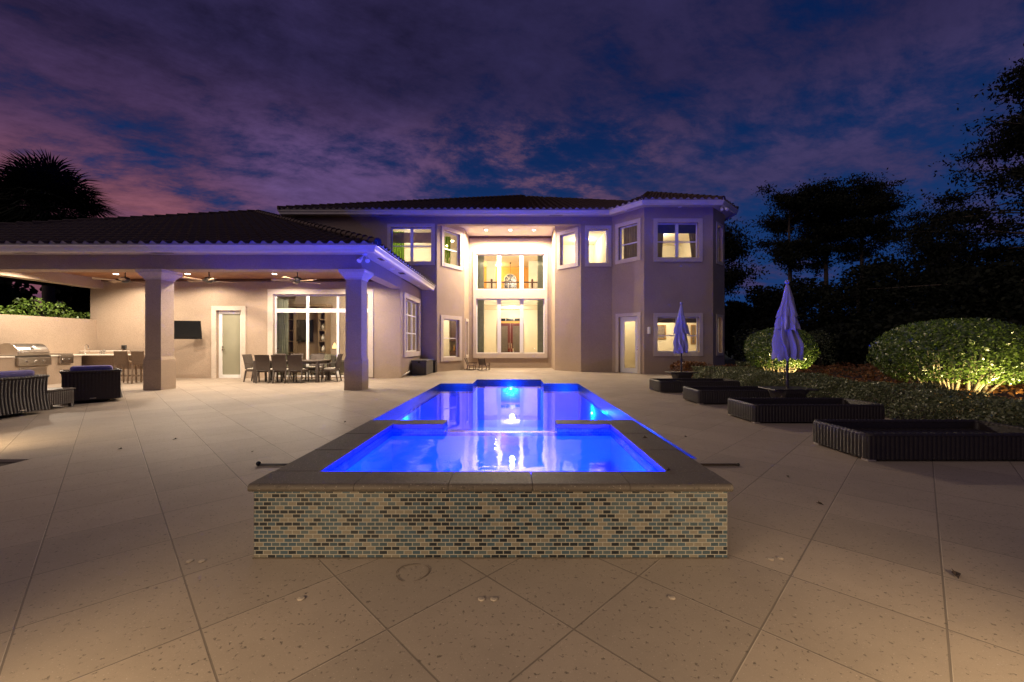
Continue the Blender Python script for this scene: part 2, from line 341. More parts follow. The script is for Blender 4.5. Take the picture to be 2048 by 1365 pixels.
def lamp(kind, loc, power, color, parent, size=.08, aim=None, angle=100, blend=.6):
    l = bpy.data.lights.new('bulb', kind); l.energy = power; l.color = color
    if kind == 'AREA': l.size = size
    else: l.shadow_soft_size = size
    if kind == 'SPOT': l.spot_size = R(angle); l.spot_blend = blend
    o = bpy.data.objects.new('bulb', l); COL.objects.link(o)
    p = Vector(loc)
    if aim is not None: o.rotation_euler = (Vector(aim) - p).to_track_quat('-Z', 'Y').to_euler()
    r = parent
    while r.parent is not None: r = r.parent
    o.location = p - r.location; o.parent = parent
    return o
def G(px, py, z=0.0):                                    # photograph pixel -> point on the plane at height z
    Y = (H - z) * F / (py - CY); return ((px - CX) / F * Y, Y, z)
def P(px, py, Y): return ((px - CX) / F * Y, Y, H - (py - CY) / F * Y)

class Wall:
    def __init__(s, P0, P1, z0, z1, th=.2):
        s.P0, s.P1 = Vector(P0), Vector(P1); s.L = (s.P1 - s.P0).length; s.d = (s.P1 - s.P0) / s.L
        s.n = Vector((s.d.y, -s.d.x)); s.z0, s.z1, s.th = z0, z1, th; s.op = []
    def at(s, a, z, off=0.0):                            # along the wall, height, distance outwards
        p = s.P0 + s.d * a + s.n * off; return (p.x, p.y, z)
    def hit(s, px, py):
        u = (px - CX) / F; den = s.n.y + s.n.x * u; t = (s.n.dot(s.P0)) / den
        return (Vector((u * t, t)) - s.P0).dot(s.d), H - (py - CY) / F * t
    def rect(s, x0, x1, y0, y1):
        a, zt = s.hit(x0, y0); _, zb = s.hit(x0, y1); b, _ = s.hit(x1, y0); return [a, b, zb, zt]
    def mesh(s, mb):
        th = s.th; ss = sorted({0, s.L} | {v for o in s.op for v in o[:2]}); zs = sorted({s.z0, s.z1} | {v for o in s.op for v in o[2:]})
        for i in range(len(ss) - 1):
            for j in range(len(zs) - 1):
                a, b, c, d = ss[i], ss[i + 1], zs[j], zs[j + 1]; ma, mz = (a + b) / 2, (c + d) / 2
                if any(o[0] < ma < o[1] and o[2] < mz < o[3] for o in s.op): continue
                mb.face(s.at(a, c), s.at(b, c), s.at(b, d), s.at(a, d)); mb.face(s.at(b, c, -th), s.at(a, c, -th), s.at(a, d, -th), s.at(b, d, -th))
        for a, b, c, d in s.op:
            mb.face(s.at(a, c), s.at(a, d), s.at(a, d, -th), s.at(a, c, -th)); mb.face(s.at(b, d), s.at(b, c), s.at(b, c, -th), s.at(b, d, -th))
            mb.face(s.at(a, d), s.at(b, d), s.at(b, d, -th), s.at(a, d, -th)); mb.face(s.at(b, c), s.at(a, c), s.at(a, c, -th), s.at(b, c, -th))
        mb.face(s.at(0, s.z1), s.at(s.L, s.z1), s.at(s.L, s.z1, -th), s.at(0, s.z1, -th))
        return mb
    def bx(s, mb, a, b, z0, z1, o0, o1):                 # box on the wall between offsets o0 < o1
        return mb.hexa([s.at(a, z0, o1), s.at(b, z0, o1), s.at(b, z0, o0), s.at(a, z0, o0), s.at(a, z1, o1), s.at(b, z1, o1), s.at(b, z1, o0), s.at(a, z1, o0)])

def offset_path(path, off):
    out = []; n = len(path)
    for i, p in enumerate(path):
        p = Vector(p); ds = []
        if i > 0: ds.append((p - Vector(path[i - 1])).normalized())
        if i < n - 1: ds.append((Vector(path[i + 1]) - p).normalized())
        ns = [Vector((d.y, -d.x)) for d in ds]
        if len(ns) == 1: q = p + ns[0] * off
        else:
            b = (ns[0] + ns[1]).normalized(); q = p + b * off / max(b.dot(ns[0]), .2)
        out.append((q.x, q.y))
    return out
def sweep(mb, path, prof):                               # prof: (outward offset, z) pairs, closed ring
    k = len(prof); offs = [offset_path(path, o) for o, z in prof]; base = len(mb.v)
    for i in range(len(path)):
        for j in range(k): mb.v.append((offs[j][i][0], offs[j][i][1], prof[j][1]))
    for i in range(len(path) - 1):
        for j in range(k):
            a = base + i * k + j; b = base + i * k + (j + 1) % k
            mb.f.append((a, b, b + k, a + k)); mb.mi.append(mb.m)
    for e in (0, len(path) - 1):
        mb.f.append(tuple(base + e * k + j for j in range(k))); mb.mi.append(mb.m)
    return mb

def leaf_mesh(name, mat, pts, size, parent=None, aspect=.55, up=None, normals=None, tilt=.7, jit=.35, drop=0.0):
    """many small leaf-shaped faces at the given points"""
    p = np.asarray(pts, float); n = len(p)
    if parent is not None:
        r = parent
        while r.parent is not None: r = r.parent
        p = p - np.array(r.location)
    nn = rng.normal(size=(n, 3)) * tilt
    if normals is not None: nn = nn + np.asarray(normals)
    else: nn[:, 2] += .4
    nn /= np.linalg.norm(nn, axis=1, keepdims=True) + 1e-9
    a = rng.normal(size=(n, 3)); a[:, 2] -= drop
    a -= nn * np.sum(a * nn, 1, keepdims=True); a /= np.linalg.norm(a, axis=1, keepdims=True) + 1e-9
    b = np.cross(nn, a); sz = (size * (1 + jit * rng.uniform(-1, 1, n)))[:, None]
    v = np.stack([p - a * sz * .5, p + b * sz * aspect * .5 - a * sz * .05, p + a * sz * .5, p - b * sz * aspect * .5 - a * sz * .05], 1).reshape(-1, 3)
    me = bpy.data.meshes.new(name); me.vertices.add(n * 4); me.vertices.foreach_set('co', v.astype(np.float32).ravel())
    me.loops.add(n * 4); me.loops.foreach_set('vertex_index', np.arange(n * 4, dtype=np.int32))
    me.polygons.add(n); me.polygons.foreach_set('loop_start', np.arange(0, n * 4, 4, dtype=np.int32)); me.polygons.foreach_set('loop_total', np.full(n, 4, np.int32))
    me.update(calc_edges=True); me.validate(); me.materials.append(mat)
    o = bpy.data.objects.new(name, me); COL.objects.link(o); o.parent = parent
    return o
def shell(c, r, n, thick=.25, zmin=-1.0, p=2.0):          # points near the surface of a (super)ellipsoid, with normals
    d = rng.normal(size=(n * 2, 3)); d /= np.linalg.norm(d, axis=1, keepdims=True); d = d[d[:, 2] > zmin][:n]
    k = (np.abs(d) ** p).sum(1) ** (-1 / p); d2 = d * k[:, None]
    f = 1 - thick * rng.random(len(d)) ** 1.6
    return np.array(c) + d2 * np.array(r) * f[:, None], d

def roof_face(mb, mend, A, B, rise, run_up, lo, hi, per=.30, course=.40, lift=.035, amp=.075, vmax=None):
    """barrel tiles on a sloping plane. A,B: eave ends; run_up: unit plan vector up the slope; rise: dz per unit run;
       lo(v), hi(v): limits of u (along the eave) at plan distance v from the eave"""
    A, B = Vector(A), Vector(B); L = (B - A).length; e = (B - A) / L; g = Vector((run_up[0], run_up[1], rise)); nrm = e.cross(g).normalized()
    if nrm.z < 0: nrm = -nrm
    prof = [(0.0, 0.0), (.10, .0), (.20, .35), (.32, .82), (.45, 1.0), (.58, .82), (.70, .35), (.80, 0.0)]
    ncol = int(L / per) + 1; us = []
    for c in range(ncol):
        for a, h in prof: us.append(((c + a) * per, h * amp))
    k = 0
    while k * course < vmax:
        v0, v1 = k * course, min((k + 1) * course + .03, vmax); base = len(mb.v); keep = []
        l0, h0, l1, h1 = lo(v0), hi(v0), lo(v1), hi(v1)
        for u, hh in us:
            ua, ub = min(max(u, l0), h0), min(max(u, l1), h1)
            mb.v.append(tuple(A + e * ua + g * v0 + nrm * (hh + lift))); mb.v.append(tuple(A + e * ub + g * v1 + nrm * hh))
            keep.append((l0 <= u <= h0) or (l1 <= u <= h1))
        for j in range(len(us) - 1):
            if keep[j] or keep[j + 1]:
                i = base + 2 * j; mb.f.append((i, i + 2, i + 3, i + 1)); mb.mi.append(mb.m)
                if k:                                     # the butt end of the course
                    ib = len(mb.v); mb.v.append(tuple(Vector(mb.v[i]) - nrm * lift)); mb.v.append(tuple(Vector(mb.v[i + 2]) - nrm * lift))
                    mb.f.append((i, ib, ib + 1, i + 2)); mb.mi.append(mb.m)
        if k == 0 and mend is not None:                   # mortar fill of the first course
            for j in range(len(us) - 1):
                if l0 <= us[j][0] <= h0:
                    q0, q1 = Vector(mb.v[base + 2 * j]), Vector(mb.v[base + 2 * j + 2]); o = -g.normalized() * -.015
                    b0 = A + e * us[j][0] + nrm * .004; b1 = A + e * us[j + 1][0] + nrm * .004
                    mend.face(b0 + o, b1 + o, q1 + o - nrm * .004, q0 + o - nrm * .004)
        k += 1
def weld(o, dist=.0005):
    import bmesh
    m = bmesh.new(); m.from_mesh(o.data); bmesh.ops.remove_doubles(m, verts=m.verts, dist=dist); m.to_mesh(o.data); m.free(); return o
def hip_caps(mb, p, q, r=.115, seg=.38):
    p, q = Vector(p), Vector(q); L = (q - p).length; d = (q - p) / L; n = max(1, int(L / seg))
    for i in range(n):
        a = p + d * (i * L / n) + Vector((0, 0, .075)); b = p + d * ((i + 1) * L / n + .05) + Vector((0, 0, .045)); mb.tube([a, b], [r, r * .82], 8)
# ------------------------------------------------------------------ ground, deck, pool
def sheet(mb, X, Y, z, holes):
    xs = sorted(set(X) | {v for h in holes for v in h[:2] if X[0] < v < X[-1]}); ys = sorted(set(Y) | {v for h in holes for v in h[2:] if Y[0] < v < Y[-1]})
    for i in range(len(xs) - 1):
        for j in range(len(ys) - 1):
            mx, my = (xs[i] + xs[i + 1]) / 2, (ys[j] + ys[j + 1]) / 2
            if any(h[0] < mx < h[1] and h[2] < my < h[3] for h in holes): continue
            mb.face((xs[i], ys[j], z), (xs[i + 1], ys[j], z), (xs[i + 1], ys[j + 1], z), (xs[i], ys[j + 1], z))
SX0, SX1, SY0, SY1 = -1.605, 1.305, 2.505, 4.60           # spa outside
IX0, IX1, IY0, IY1 = -1.31, 1.017, 2.742, 4.345           # spa inside
PX0, PX1, PY0, PY1 = -2.47, 2.09, 4.68, 13.5              # pool
BX0, BX1, BY1 = -1.40, .945, 15.05                        # bay at the far end of the pool
WZ, SWZ, CT = -.13, .378, .462                            # pool water, spa water, spa coping top
phole = [(PX0, PX1, PY0, PY1), (BX0, BX1, PY1, BY1), (SX0 + .1, SX1 - .1, 4.3, PY0 + .1), (SX0 + .1, SX1 - .1, SY0 + .1, 4.3)]
bed = (-9.0, -5.54, -9.0, 4.657)
mb = MB(); sheet(mb, (-400, 400), (-60, 600), -.05, [(PX0 - .1, PX1 + .1, SY0 - .1, BY1 + .1)]); tag(mb.build('lawn', M['grass']), kind='structure')
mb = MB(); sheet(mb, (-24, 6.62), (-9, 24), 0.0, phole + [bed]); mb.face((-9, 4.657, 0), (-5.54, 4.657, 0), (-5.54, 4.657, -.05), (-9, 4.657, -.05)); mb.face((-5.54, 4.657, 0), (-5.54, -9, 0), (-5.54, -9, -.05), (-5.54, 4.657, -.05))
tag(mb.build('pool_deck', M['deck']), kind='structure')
mb = MB(); sheet(mb, (bed[0], bed[1]), (bed[2], bed[3]), -.03, []); sheet(mb, (6.62, 15), (-9, 17.0), -.02, []); tag(mb.build('planting_bed', M['mulch']), kind='structure')

pool = thing('swimming_pool', 'blue lit swimming pool sunk in the stone deck', 'pool', (0, 9, 0))
ring = [(PX0, PY0), (PX1, PY0), (PX1, PY1), (BX1, PY1), (BX1, BY1), (BX0, BY1), (BX0, PY1), (PX0, PY1)]
mb = MB(); mt = MB()
for i in range(len(ring)):
    a, b = ring[i], ring[(i + 1) % len(ring)]
    if i == 0:
        for (xa, xb) in ((PX0, SX0 + .1), (SX1 - .1, PX1)): mb.face((xa, a[1], -.32), (xb, a[1], -.32), (xb, a[1], -1.5), (xa, a[1], -1.5)); mt.face((xa, a[1], 0), (xb, a[1], 0), (xb, a[1], -.32), (xa, a[1], -.32))
        mb.face((SX0 + .1, 4.66, .0), (SX1 - .1, 4.66, .0), (SX1 - .1, 4.66, -1.5), (SX0 + .1, 4.66, -1.5))
        continue
    mb.face((*a, -.32), (*b, -.32), (*b, -1.5), (*a, -1.5)); mt.face((*a, 0), (*b, 0), (*b, -.32), (*a, -.32))
mb.face((PX0, PY0 - .1, -1.5), (PX1, PY0 - .1, -1.5), (PX1, PY1, -1.5), (PX0, PY1, -1.5)); mb.face((BX0, PY1, -1.5), (BX1, PY1, -1.5), (BX1, BY1, -1.5), (BX0, BY1, -1.5))
mb.build('basin', M['plaster'], pool); mt.build('waterline_tile', M['pooltiledark'], pool)
mb = MB(); mb.prism([(PX0, PY0 - .02), (PX1, PY0 - .02), (PX1, PY1), (PX0, PY1)], WZ - .001, WZ); w = MB()
w.face((PX0, PY0 - .06, WZ), (PX1, PY0 - .06, WZ), (PX1, PY1, WZ), (BX1, PY1, WZ), (BX1, BY1, WZ), (BX0, BY1, WZ), (BX0, PY1, WZ), (PX0, PY1, WZ)); w.build('water', M['water'], pool)
BLUE = (.0002, .030, 1.0)
def pool_light(parent, c, n, power, r=.09, BLUE=(.0001, .050, 1.0)):
    c = Vector(c); n = Vector(n); m = MB(); m.tube([c, c + n * .03], [r, r * .9], 14); f = m.build('pool_light', M['lamp_blue'], parent)
    lamp('POINT', c + n * .10, power, BLUE, parent, .04)
pool_light(pool, (-.15, BY1 - .002, -.34), (0, -1, 0), 620, .04)
pool_light(pool, (-.15, 4.665, -.62), (0, 1, 0), 620, .06); pool_light(pool, (PX1 - .002, 8.6, -.55), (-1, 0, 0), 400, .03); pool_light(pool, (PX1 - .002, 11.0, -.55), (-1, 0, 0), 400, .03)  # first one, on the near wall: unseen lamp added to brighten the pool
pool_light(pool, (PX0 + .002, 9.2, -.55), (1, 0, 0), 400, .03)  # no lamp seen on the left wall; this one is assumed

spa = thing('raised_spa', 'raised square spa with a mosaic tiled wall and stone coping in front of the pool', 'spa', (-.15, 3.5, 0))
mb = MB()
for a, b, n in (((SX0, SY0), (SX1, SY0), 0), ((SX1, SY0), (SX1, SY1), 1), ((SX1, SY1), (SX0, SY1), 2), ((SX0, SY1), (SX0, SY0), 3)):
    if n == 2:
        for xa, xb in ((SX1, .449), (-.762, SX0)): mb.face((xa, b[1], -.3), (xb, b[1], -.3), (xb, b[1], CT - .05), (xa, b[1], CT - .05))
        mb.face((.449, b[1], -.3), (-.762, b[1], -.3), (-.762, b[1], .05), (.449, b[1], .05)); continue
    mb.face((*a, 0 if n == 0 else -.0), (*b, 0), (*b, CT - .05), (*a, CT - .05))
mb.build('mosaic_wall', M['mosaic'], spa); MB().box(SX0 - .006, SX1 + .006, SY0 - .006, SY0 - .0005, .0, .007).build('base_joint', M['bark'], spa)
def cop(x0, x1, y0, y1, edges):                            # coping slab with rounded noses along the listed outer edges
    m = MB(); m.box(x0, x1, y0, y1, CT - .05, CT); return m
o = .025
cops = [(SX0 - o, SX1 + o, SY0 - o, IY0)]
fr = [(-1.63, -.985), (-.982, -.41), (-.407, .105), (.108, .70), (.703, SX1 + o)]
for i, (xa, xb) in enumerate(fr):
    xa = SX0 - o if i == 0 else xa
    y0 = SY0 - o; pr = [(IY0, CT - .05), (IY0, CT)] + [(y0 + .026 - .026 * math.sin(t), CT - .025 + .025 * math.cos(t)) for t in [math.pi * k / 8 for k in range(9)]]; m = MB(); k_ = len(pr)
    m.v = [(xa + (.0 if i else .0), y, z) for y, z in pr] + [(xb, y, z) for y, z in pr]; m.f = [tuple(range(k_)), tuple(range(2 * k_ - 1, k_ - 1, -1))] + [(j, k_ + j, k_ + (j + 1) % k_, (j + 1) % k_) for j in range(k_)]; m.mi = [0] * len(m.f); m.build('coping', M['coping'], spa)
for xa, xb in ((SX0 - o, IX0), (IX1, SX1 + o)):
    ys = [IY0 + .003, 3.30, 3.90, SY1]
    for k in range(3): m = MB(); m.box(xa, xb, ys[k], ys[k + 1] - .003, CT - .05, CT); m.build('coping', M['coping'], spa, bevel=.008)
for xa, xb in ((IX0 + .003, -.762), (.449, IX1 - .003)): m = MB(); m.box(xa, xb, IY1, SY1, CT - .05, CT); m.build('coping', M['coping'], spa, bevel=.008)
mb = MB(); z0 = -.45
inr = [(IX0, IY0), (IX1, IY0), (IX1, IY1), (IX0, IY1)]
for i in range(4):
    a, b = inr[i], inr[(i + 1) % 4]
    if i == 2:
        mb.face((*a, z0), (*b, z0), (*b, .335), (*a, .335))
    else: mb.face((*a, z0), (*b, z0), (*b, .335), (*a, .335))
mb.face(*[(x, y, z0) for x, y in inr])
mb.box(IX0, -.86, IY0, 3.80, z0, -.02); mb.box(.56, IX1, IY0, 3.80, z0, -.02); mb.box(IX0, -.862, 3.802, IY1, z0, -.24); mb.box(.562, IX1, 3.802, IY1, z0, -.24); mb.box(-.86, .56, 3.95, IY1, z0, -.22)
mb.build('basin', M['spaplaster'], spa)
mt = MB()
for i in range(4):
    a, b = inr[i], inr[(i + 1) % 4]
    if i == 2:
        for xa, xb in ((IX1, .449), (-.762, IX0)): mt.face((xa, a[1], .335), (xb, a[1], .335), (xb, a[1], CT - .05), (xa, a[1], CT - .05))
        mt.face((.449, a[1], .335), (-.762, a[1], .335), (-.762, a[1], SWZ - .004), (.449, a[1], SWZ - .004)); mt.face((.449, a[1], SWZ - .004), (-.762, a[1], SWZ - .004), (-.762, a[1] + .07, SWZ - .004), (.449, a[1] + .07, SWZ - .004))
        mt.face((.449, a[1] + .07, SWZ - .004), (-.762, a[1] + .07, SWZ - .004), (-.762, a[1] + .07, -.3), (.449, a[1] + .07, -.3))
        for x in (.449, -.762): mt.face((x, IY1, -.3), (x, SY1, -.3), (x, SY1, CT - .05), (x, IY1, CT - .05))
    else: mt.face((*a, .335), (*b, .335), (*b, CT - .05), (*a, CT - .05))
mt.build('waterline_tile', M['pooltile'], spa)
mb = MB(); mb.face((IX0, IY0, SWZ), (IX1, IY0, SWZ), (IX1, IY1, SWZ), (IX0, IY1, SWZ)); mb.build('water', M['spawater'], spa)
pool_light(spa, (.10, IY0 + .002, -.12), (0, 1, 0), 2700, .06, (.0001, .0088, 1.0))
for px, py in ((747, 867), (716, 928)): pass
# bars lying beside the spa, deck caps, stain, leaves
for x0, x1, lab in ((-2.76, -2.33, 'thin dark rod on the deck to the left of the raised spa'), (2.0, 2.41, 'thin dark rod on the deck to the right of the raised spa')):
    t = thing('deck_rod', lab, 'rod', (x0, 4.40, 0), 'rods lying beside the spa'); MB().tube([(x0, 4.40, .015), (x1, 4.40, .015)], .013, 8).build('rod', M['grey' if x0 < 0 else 'mulch'], t, True); MB().ball((x0 - .01, 4.40, .026) if x0 < 0 else (x1, 4.40, .016), .026 if x0 < 0 else .016).build('knob', M['black'], t, True)
for px, py, lab in ((603, 1198, 'small round plug set in the deck, alone below the left end of the mosaic wall'), (963, 1199, 'left one of the two touching round plugs below the middle of the mosaic wall'), (988, 1199, 'right one of the two touching round plugs below the middle of the mosaic wall'),
        (1343, 1196, 'small round plug set in the deck, alone below the right part of the mosaic wall'), (380, 1123, 'left one of the pair of round plugs left of the mosaic wall'), (405, 1123, 'right one of the pair of round plugs left of the mosaic wall'),
        (1541, 1119, 'left one of the pair of round plugs right of the mosaic wall'), (1560, 1117, 'right one of the pair of round plugs right of the mosaic wall')):
    x, y, z = G(px, py); tag(MB().lathe([(.019, 0), (.019, .003), (.015, .005)], (x, y, .001), 14).build('round_plug', M['plug'], None, True), lab, 'plug', 'round plugs set in the deck')
x, y, z = G(825, 1146); mb = MB(); n = 40
for k in range(n):
    if k in (6, 7, 21, 28, 29, 30, 31): continue
    t0, t1 = 2 * math.pi * k / n, 2 * math.pi * (k + 1) / n; r0, r1 = .089 + .004 * math.sin(3 * t0), .0935 + .004 * math.sin(3 * t1) + .003 * random.random()
    mb.face(*[(x + r * math.cos(t), y + r * math.sin(t), .004) for r, t in ((r0, t0), (r1, t0), (r1, t1), (r0, t1))])
tag(mb.build('stain', M['stain']), kind='structure')
leafspots = [(240, 900, 'by the left bed'), (1290, 878, 'on the right coping of the spa'), (1338, 944, 'at the right front corner of the spa water'), (1371, 875, 'near the right edge of the pool'), (1575, 955, 'in front of the nearest lounger'), (1912, 1152, 'far from everything on the bare deck at right'), (505, 905, 'on the deck just behind the rod left of the spa'), (690, 845, 'beside the left back corner of the spa coping'), (1200, 800, 'by the right pool edge near the small wall light'), (1130, 1010, 'never'), (1410, 1105, 'by the right foot of the mosaic wall'), (1640, 1010, 'on the deck below the front feet of the nearest lounger'), (350, 880, 'on the deck in front of the small square side table')]
leafspots = [q for q in leafspots if q[2] != 'never']
for i, (px, py, w_) in enumerate(leafspots):
    z = CT if i in (1, 2) else 0.0; x, y, _ = G(px, py, z); s = .030 if i != 5 else .05; m = MB()
    a = random.random() * 3; c, s_ = math.cos(a) * s, math.sin(a) * s
    m.face((x - c, y - s_, z + .006), (x + s_ * .4, y - c * .4, z + .02), (x + c, y + s_, z + .008), (x - s_ * .4, y + c * .4, z + .016)); m.face((x - c * .3, y, z + .006), (x, y + s * .5, z + .03), (x + c * .5, y + .01, z + .01))
    tag(m.build('dry_leaf', M['mulch']), 'dry dark leaf lying ' + w_, 'leaf', 'fallen leaves')

# ------------------------------------------------------------------ house
house = thing('house', 'two storey stucco house with tiled roofs, lit windows and a covered patio', 'house', (0, 19, 0))
FY = 19.1
Wlb = Wall((-16.3, 15.64), (-4.40, 15.64), 0, 3.84); Wls = Wall((-4.40, 15.64), (-4.40, FY), 0, 3.84)
Wml = Wall((-10.3, FY), (-3.66, FY), 0, 7.28); Wal = Wall((-3.66, FY), (-2.58, 20.77), 0, 7.2); Wsl = Wall((-2.58, 20.77), (-2.52, 22.3), 0, 7.2)
Wrc = Wall((-2.52, 22.3), (2.0, 22.3), 0, 7.2); Wsr = Wall((2.0, 22.3), (1.99, 20.3), 0, 7.2); War = Wall((1.99, 20.3), (3.09, FY), 0, 7.2)
Wfr = Wall((3.09, FY), (4.55, FY), 0, 7.28); Wdr = Wall((4.55, FY), (5.64, 17.8), 0, 7.28); Wbf = Wall((5.64, 17.8), (8.65, 17.8), 0, 7.28)
Wbs = Wall((8.65, 17.8), (9.68, 18.83), 0, 7.28); Wbr = Wall((9.68, 18.83), (9.68, 26), 0, 7.28); Wle = Wall((-10.3, 26), (-10.3, FY), 0, 7.28)

def window(wall, r, tw=.15, vert=(), horz=(), fw=.05, door=False, casing=True, name='window', rail=.045, vw=.06, sill=True, pane='glass', depth=-.12, label=None, inner=None):
    a, b, z0, z1 = r
    if inner: oa, ob, oz0, oz1 = inner
    else: oa, ob, oz0, oz1 = a + tw, b - tw, (z0 if door else z0 + tw), z1 - tw
    wall.op.append((oa, ob, oz0, oz1)); m = MB(); d0, d1 = depth - .05, depth
    B = lambda a_, b_, c_, e_, o0=d0, o1=d1: wall.bx(m, a_, b_, c_, e_, o0, o1)
    B(oa, oa + fw, oz0, oz1); B(ob - fw, ob, oz0, oz1); B(oa + fw, ob - fw, oz1 - fw, oz1); B(oa + fw, ob - fw, oz0, oz0 + fw)
    for f in vert: x = oa + f * (ob - oa); B(x - vw / 2, x + vw / 2, oz0 + fw, oz1 - fw, d0 - .01, d1 + .012)
    for f in horz: z = oz0 + f * (oz1 - oz0); B(oa + fw, ob - fw, z - rail / 2, z + rail / 2, d0 + .005, d1 + .006)
    w = m.build(name, M['white'], house, label=label)
    p = MB(); d = depth - .025; p.face(wall.at(oa + fw, oz0 + fw, d), wall.at(ob - fw, oz0 + fw, d), wall.at(ob - fw, oz1 - fw, d), wall.at(oa + fw, oz1 - fw, d)); p.build('pane', M[pane], w)
    if casing:
        c = MB(); C = lambda a_, b_, c_, e_, o1=.035: wall.bx(c, a_, b_, c_, e_, 0, o1)
        C(a, oa, z0, z1); C(ob, b, z0, z1); C(oa, ob, oz1, z1)
        if not door: C(oa, ob, z0, oz0, .045)
        c.build('casing', M['trim'], w)
    return w
def handle(wall, px, py, w):
    a, z = wall.hit(px, py); m = MB(); m.bar(wall.at(a - .02, z - .06, -.10), wall.at(a + .10, z - .06, -.06), .022, .022); k = MB(); k.tube([wall.at(a, z + .05, -.115), wall.at(a, z + .05, -.085)], .03, 10); k.build('lock', M['steel'], w); m.tube([wall.at(a, z - .06, -.115), wall.at(a, z - .06, -.07)], .03, 10); m.build('handle', M['steel'], w)

d1 = window(Wlb, Wlb.rect(424, 492, 612.4, 757), .17, door=True, name='door', fw=.13, pane='frost'); handle(Wlb, 442, 697, d1)
r = Wlb.rect(536, 747, 579, 757); r[2] = .04
sl = window(Wlb, r, .19, vert=(.345, .665), horz=(), door=True, name='sliding_door', fw=.06, vw=.085)
a, b, z0, z1 = r; m = MB(); zt = Wlb.hit(600, 617)[1]; zb = Wlb.hit(600, 625)[1]; Wlb.bx(m, a + .25, b - .25, zb, zt, -.16, -.10); m.build('transom_bar', M['white'], sl); handle(Wlb, 553, 700, sl)
window(Wls, [.45, 3.25, .78, 3.37], .20, vert=(.333, .667), horz=(.36, .71), name='window')
window(Wml, Wml.rect(774.7, 870, 448, 531), .16, vert=(.5,), horz=(.47,), vw=.13)
ra = Wal.rect(882.8, 924.5, 450.5, 532); window(Wal, ra, .17, horz=(.46,))
rb = Wal.rect(880.8, 923, 630, 724); rb[2] = Wal.hit(880.8, 723.5)[1]; window(Wal, rb, .18, horz=(.50,))
window(Wsl, [.25, 1.25, rb[2] + .1, rb[3] - .05], .15, horz=(.5,))
# great room window in two tiers under one casing
ro = Wrc.rect(946.5, 1094.8, 501.6, 716.5); i1 = Wrc.rect(952.4, 1089, 508.5, 580); i2 = Wrc.rect(952.4, 1089, 597.8, 707.5)
gw = window(Wrc, ro, inner=i1, vert=(.335, .665), vw=.20, fw=.06, casing=False, depth=-.08); window(Wrc, ro, inner=i2, vert=(.335, .665), vw=.20, fw=.06, casing=False, depth=-.08)
c = MB(); C = lambda a_, b_, c_, e_, o1=.05: Wrc.bx(c, a_, b_, c_, e_, 0, o1)
C(ro[0], i1[0], ro[2], ro[3]); C(i1[1], ro[1], ro[2], ro[3]); C(i1[0], i1[1], i1[3], ro[3]); C(i1[0], i1[1], i2[3], i1[2]); C(i1[0], i1[1], ro[2], i2[2])
c.build('casing', M['trim'], gw)
kx = Wrc.hit(1020.5, 500)[0]; k0, k1 = Wrc.hit(1020, 508)[1], Wrc.hit(1020, 497.5)[1]
m = MB(); m.hexa([Wrc.at(kx - .085, k0, .08), Wrc.at(kx + .085, k0, .08), Wrc.at(kx + .085, k0, .051), Wrc.at(kx - .085, k0, .051), Wrc.at(kx - .13, k1, .08), Wrc.at(kx + .13, k1, .08), Wrc.at(kx + .13, k1, .051), Wrc.at(kx - .13, k1, .051)]); m.build('keystone', M['trim'], gw)
rr = War.rect(1115, 1157, 465.5, 540); window(War, rr, .18)
window(Wfr, Wfr.rect(1169.8, 1222.4, 451.8, 533.6), .16)
window(Wdr, Wdr.rect(1231.5, 1282, 449.8, 529.7), .17, horz=(.46,))
r = Wdr.rect(1232, 1281.8, 628.4, 746); r[2] = 0.0; d2 = window(Wdr, r, .15, door=True, name='door', fw=.22); handle(Wdr, 1272.5, 697, d2)
window(Wbf, Wbf.rect(1307, 1404.8, 437.7, 524), .17, vert=(.5,), horz=(.47,), vw=.13)
window(Wbf, Wbf.rect(1307, 1405.7, 626.6, 712.7), .17, vert=(.5,), horz=(.47,), vw=.13)
window(Wbs, [.38, 1.20, Wbf.hit(1350, 525)[1], Wbf.hit(1350, 440)[1]], .13, horz=(.47,)); window(Wbs, [.38, 1.20, Wbf.hit(1350, 712)[1], Wbf.hit(1350, 628)[1]], .13, horz=(.47,))
mb = MB()
for w_ in (Wlb, Wls, Wml, Wal, Wsl, Wrc, Wsr, War, Wfr, Wdr, Wbf, Wbs, Wbr, Wle): w_.mesh(mb)
mb.box(-3.66, 3.09, FY, FY + .32, 6.92, 7.278)             # beam over the recess
mb.build('wall', M['stucco'], house)
m = MB(); m.face((-3.6, FY + .3, 7.195), (3.05, FY + .3, 7.195), (2.1, 22.3, 7.195), (-2.6, 22.3, 7.195)); m.build('recess_ceiling', M['wood_dark2'] if 'wood_dark2' in M else M['soffit'], house)
m = MB(); m.box(-2.5, 1.98, 22.2, 22.297, 7.08, 7.19); m.build('crown_moulding', M['wood_dark'], house)
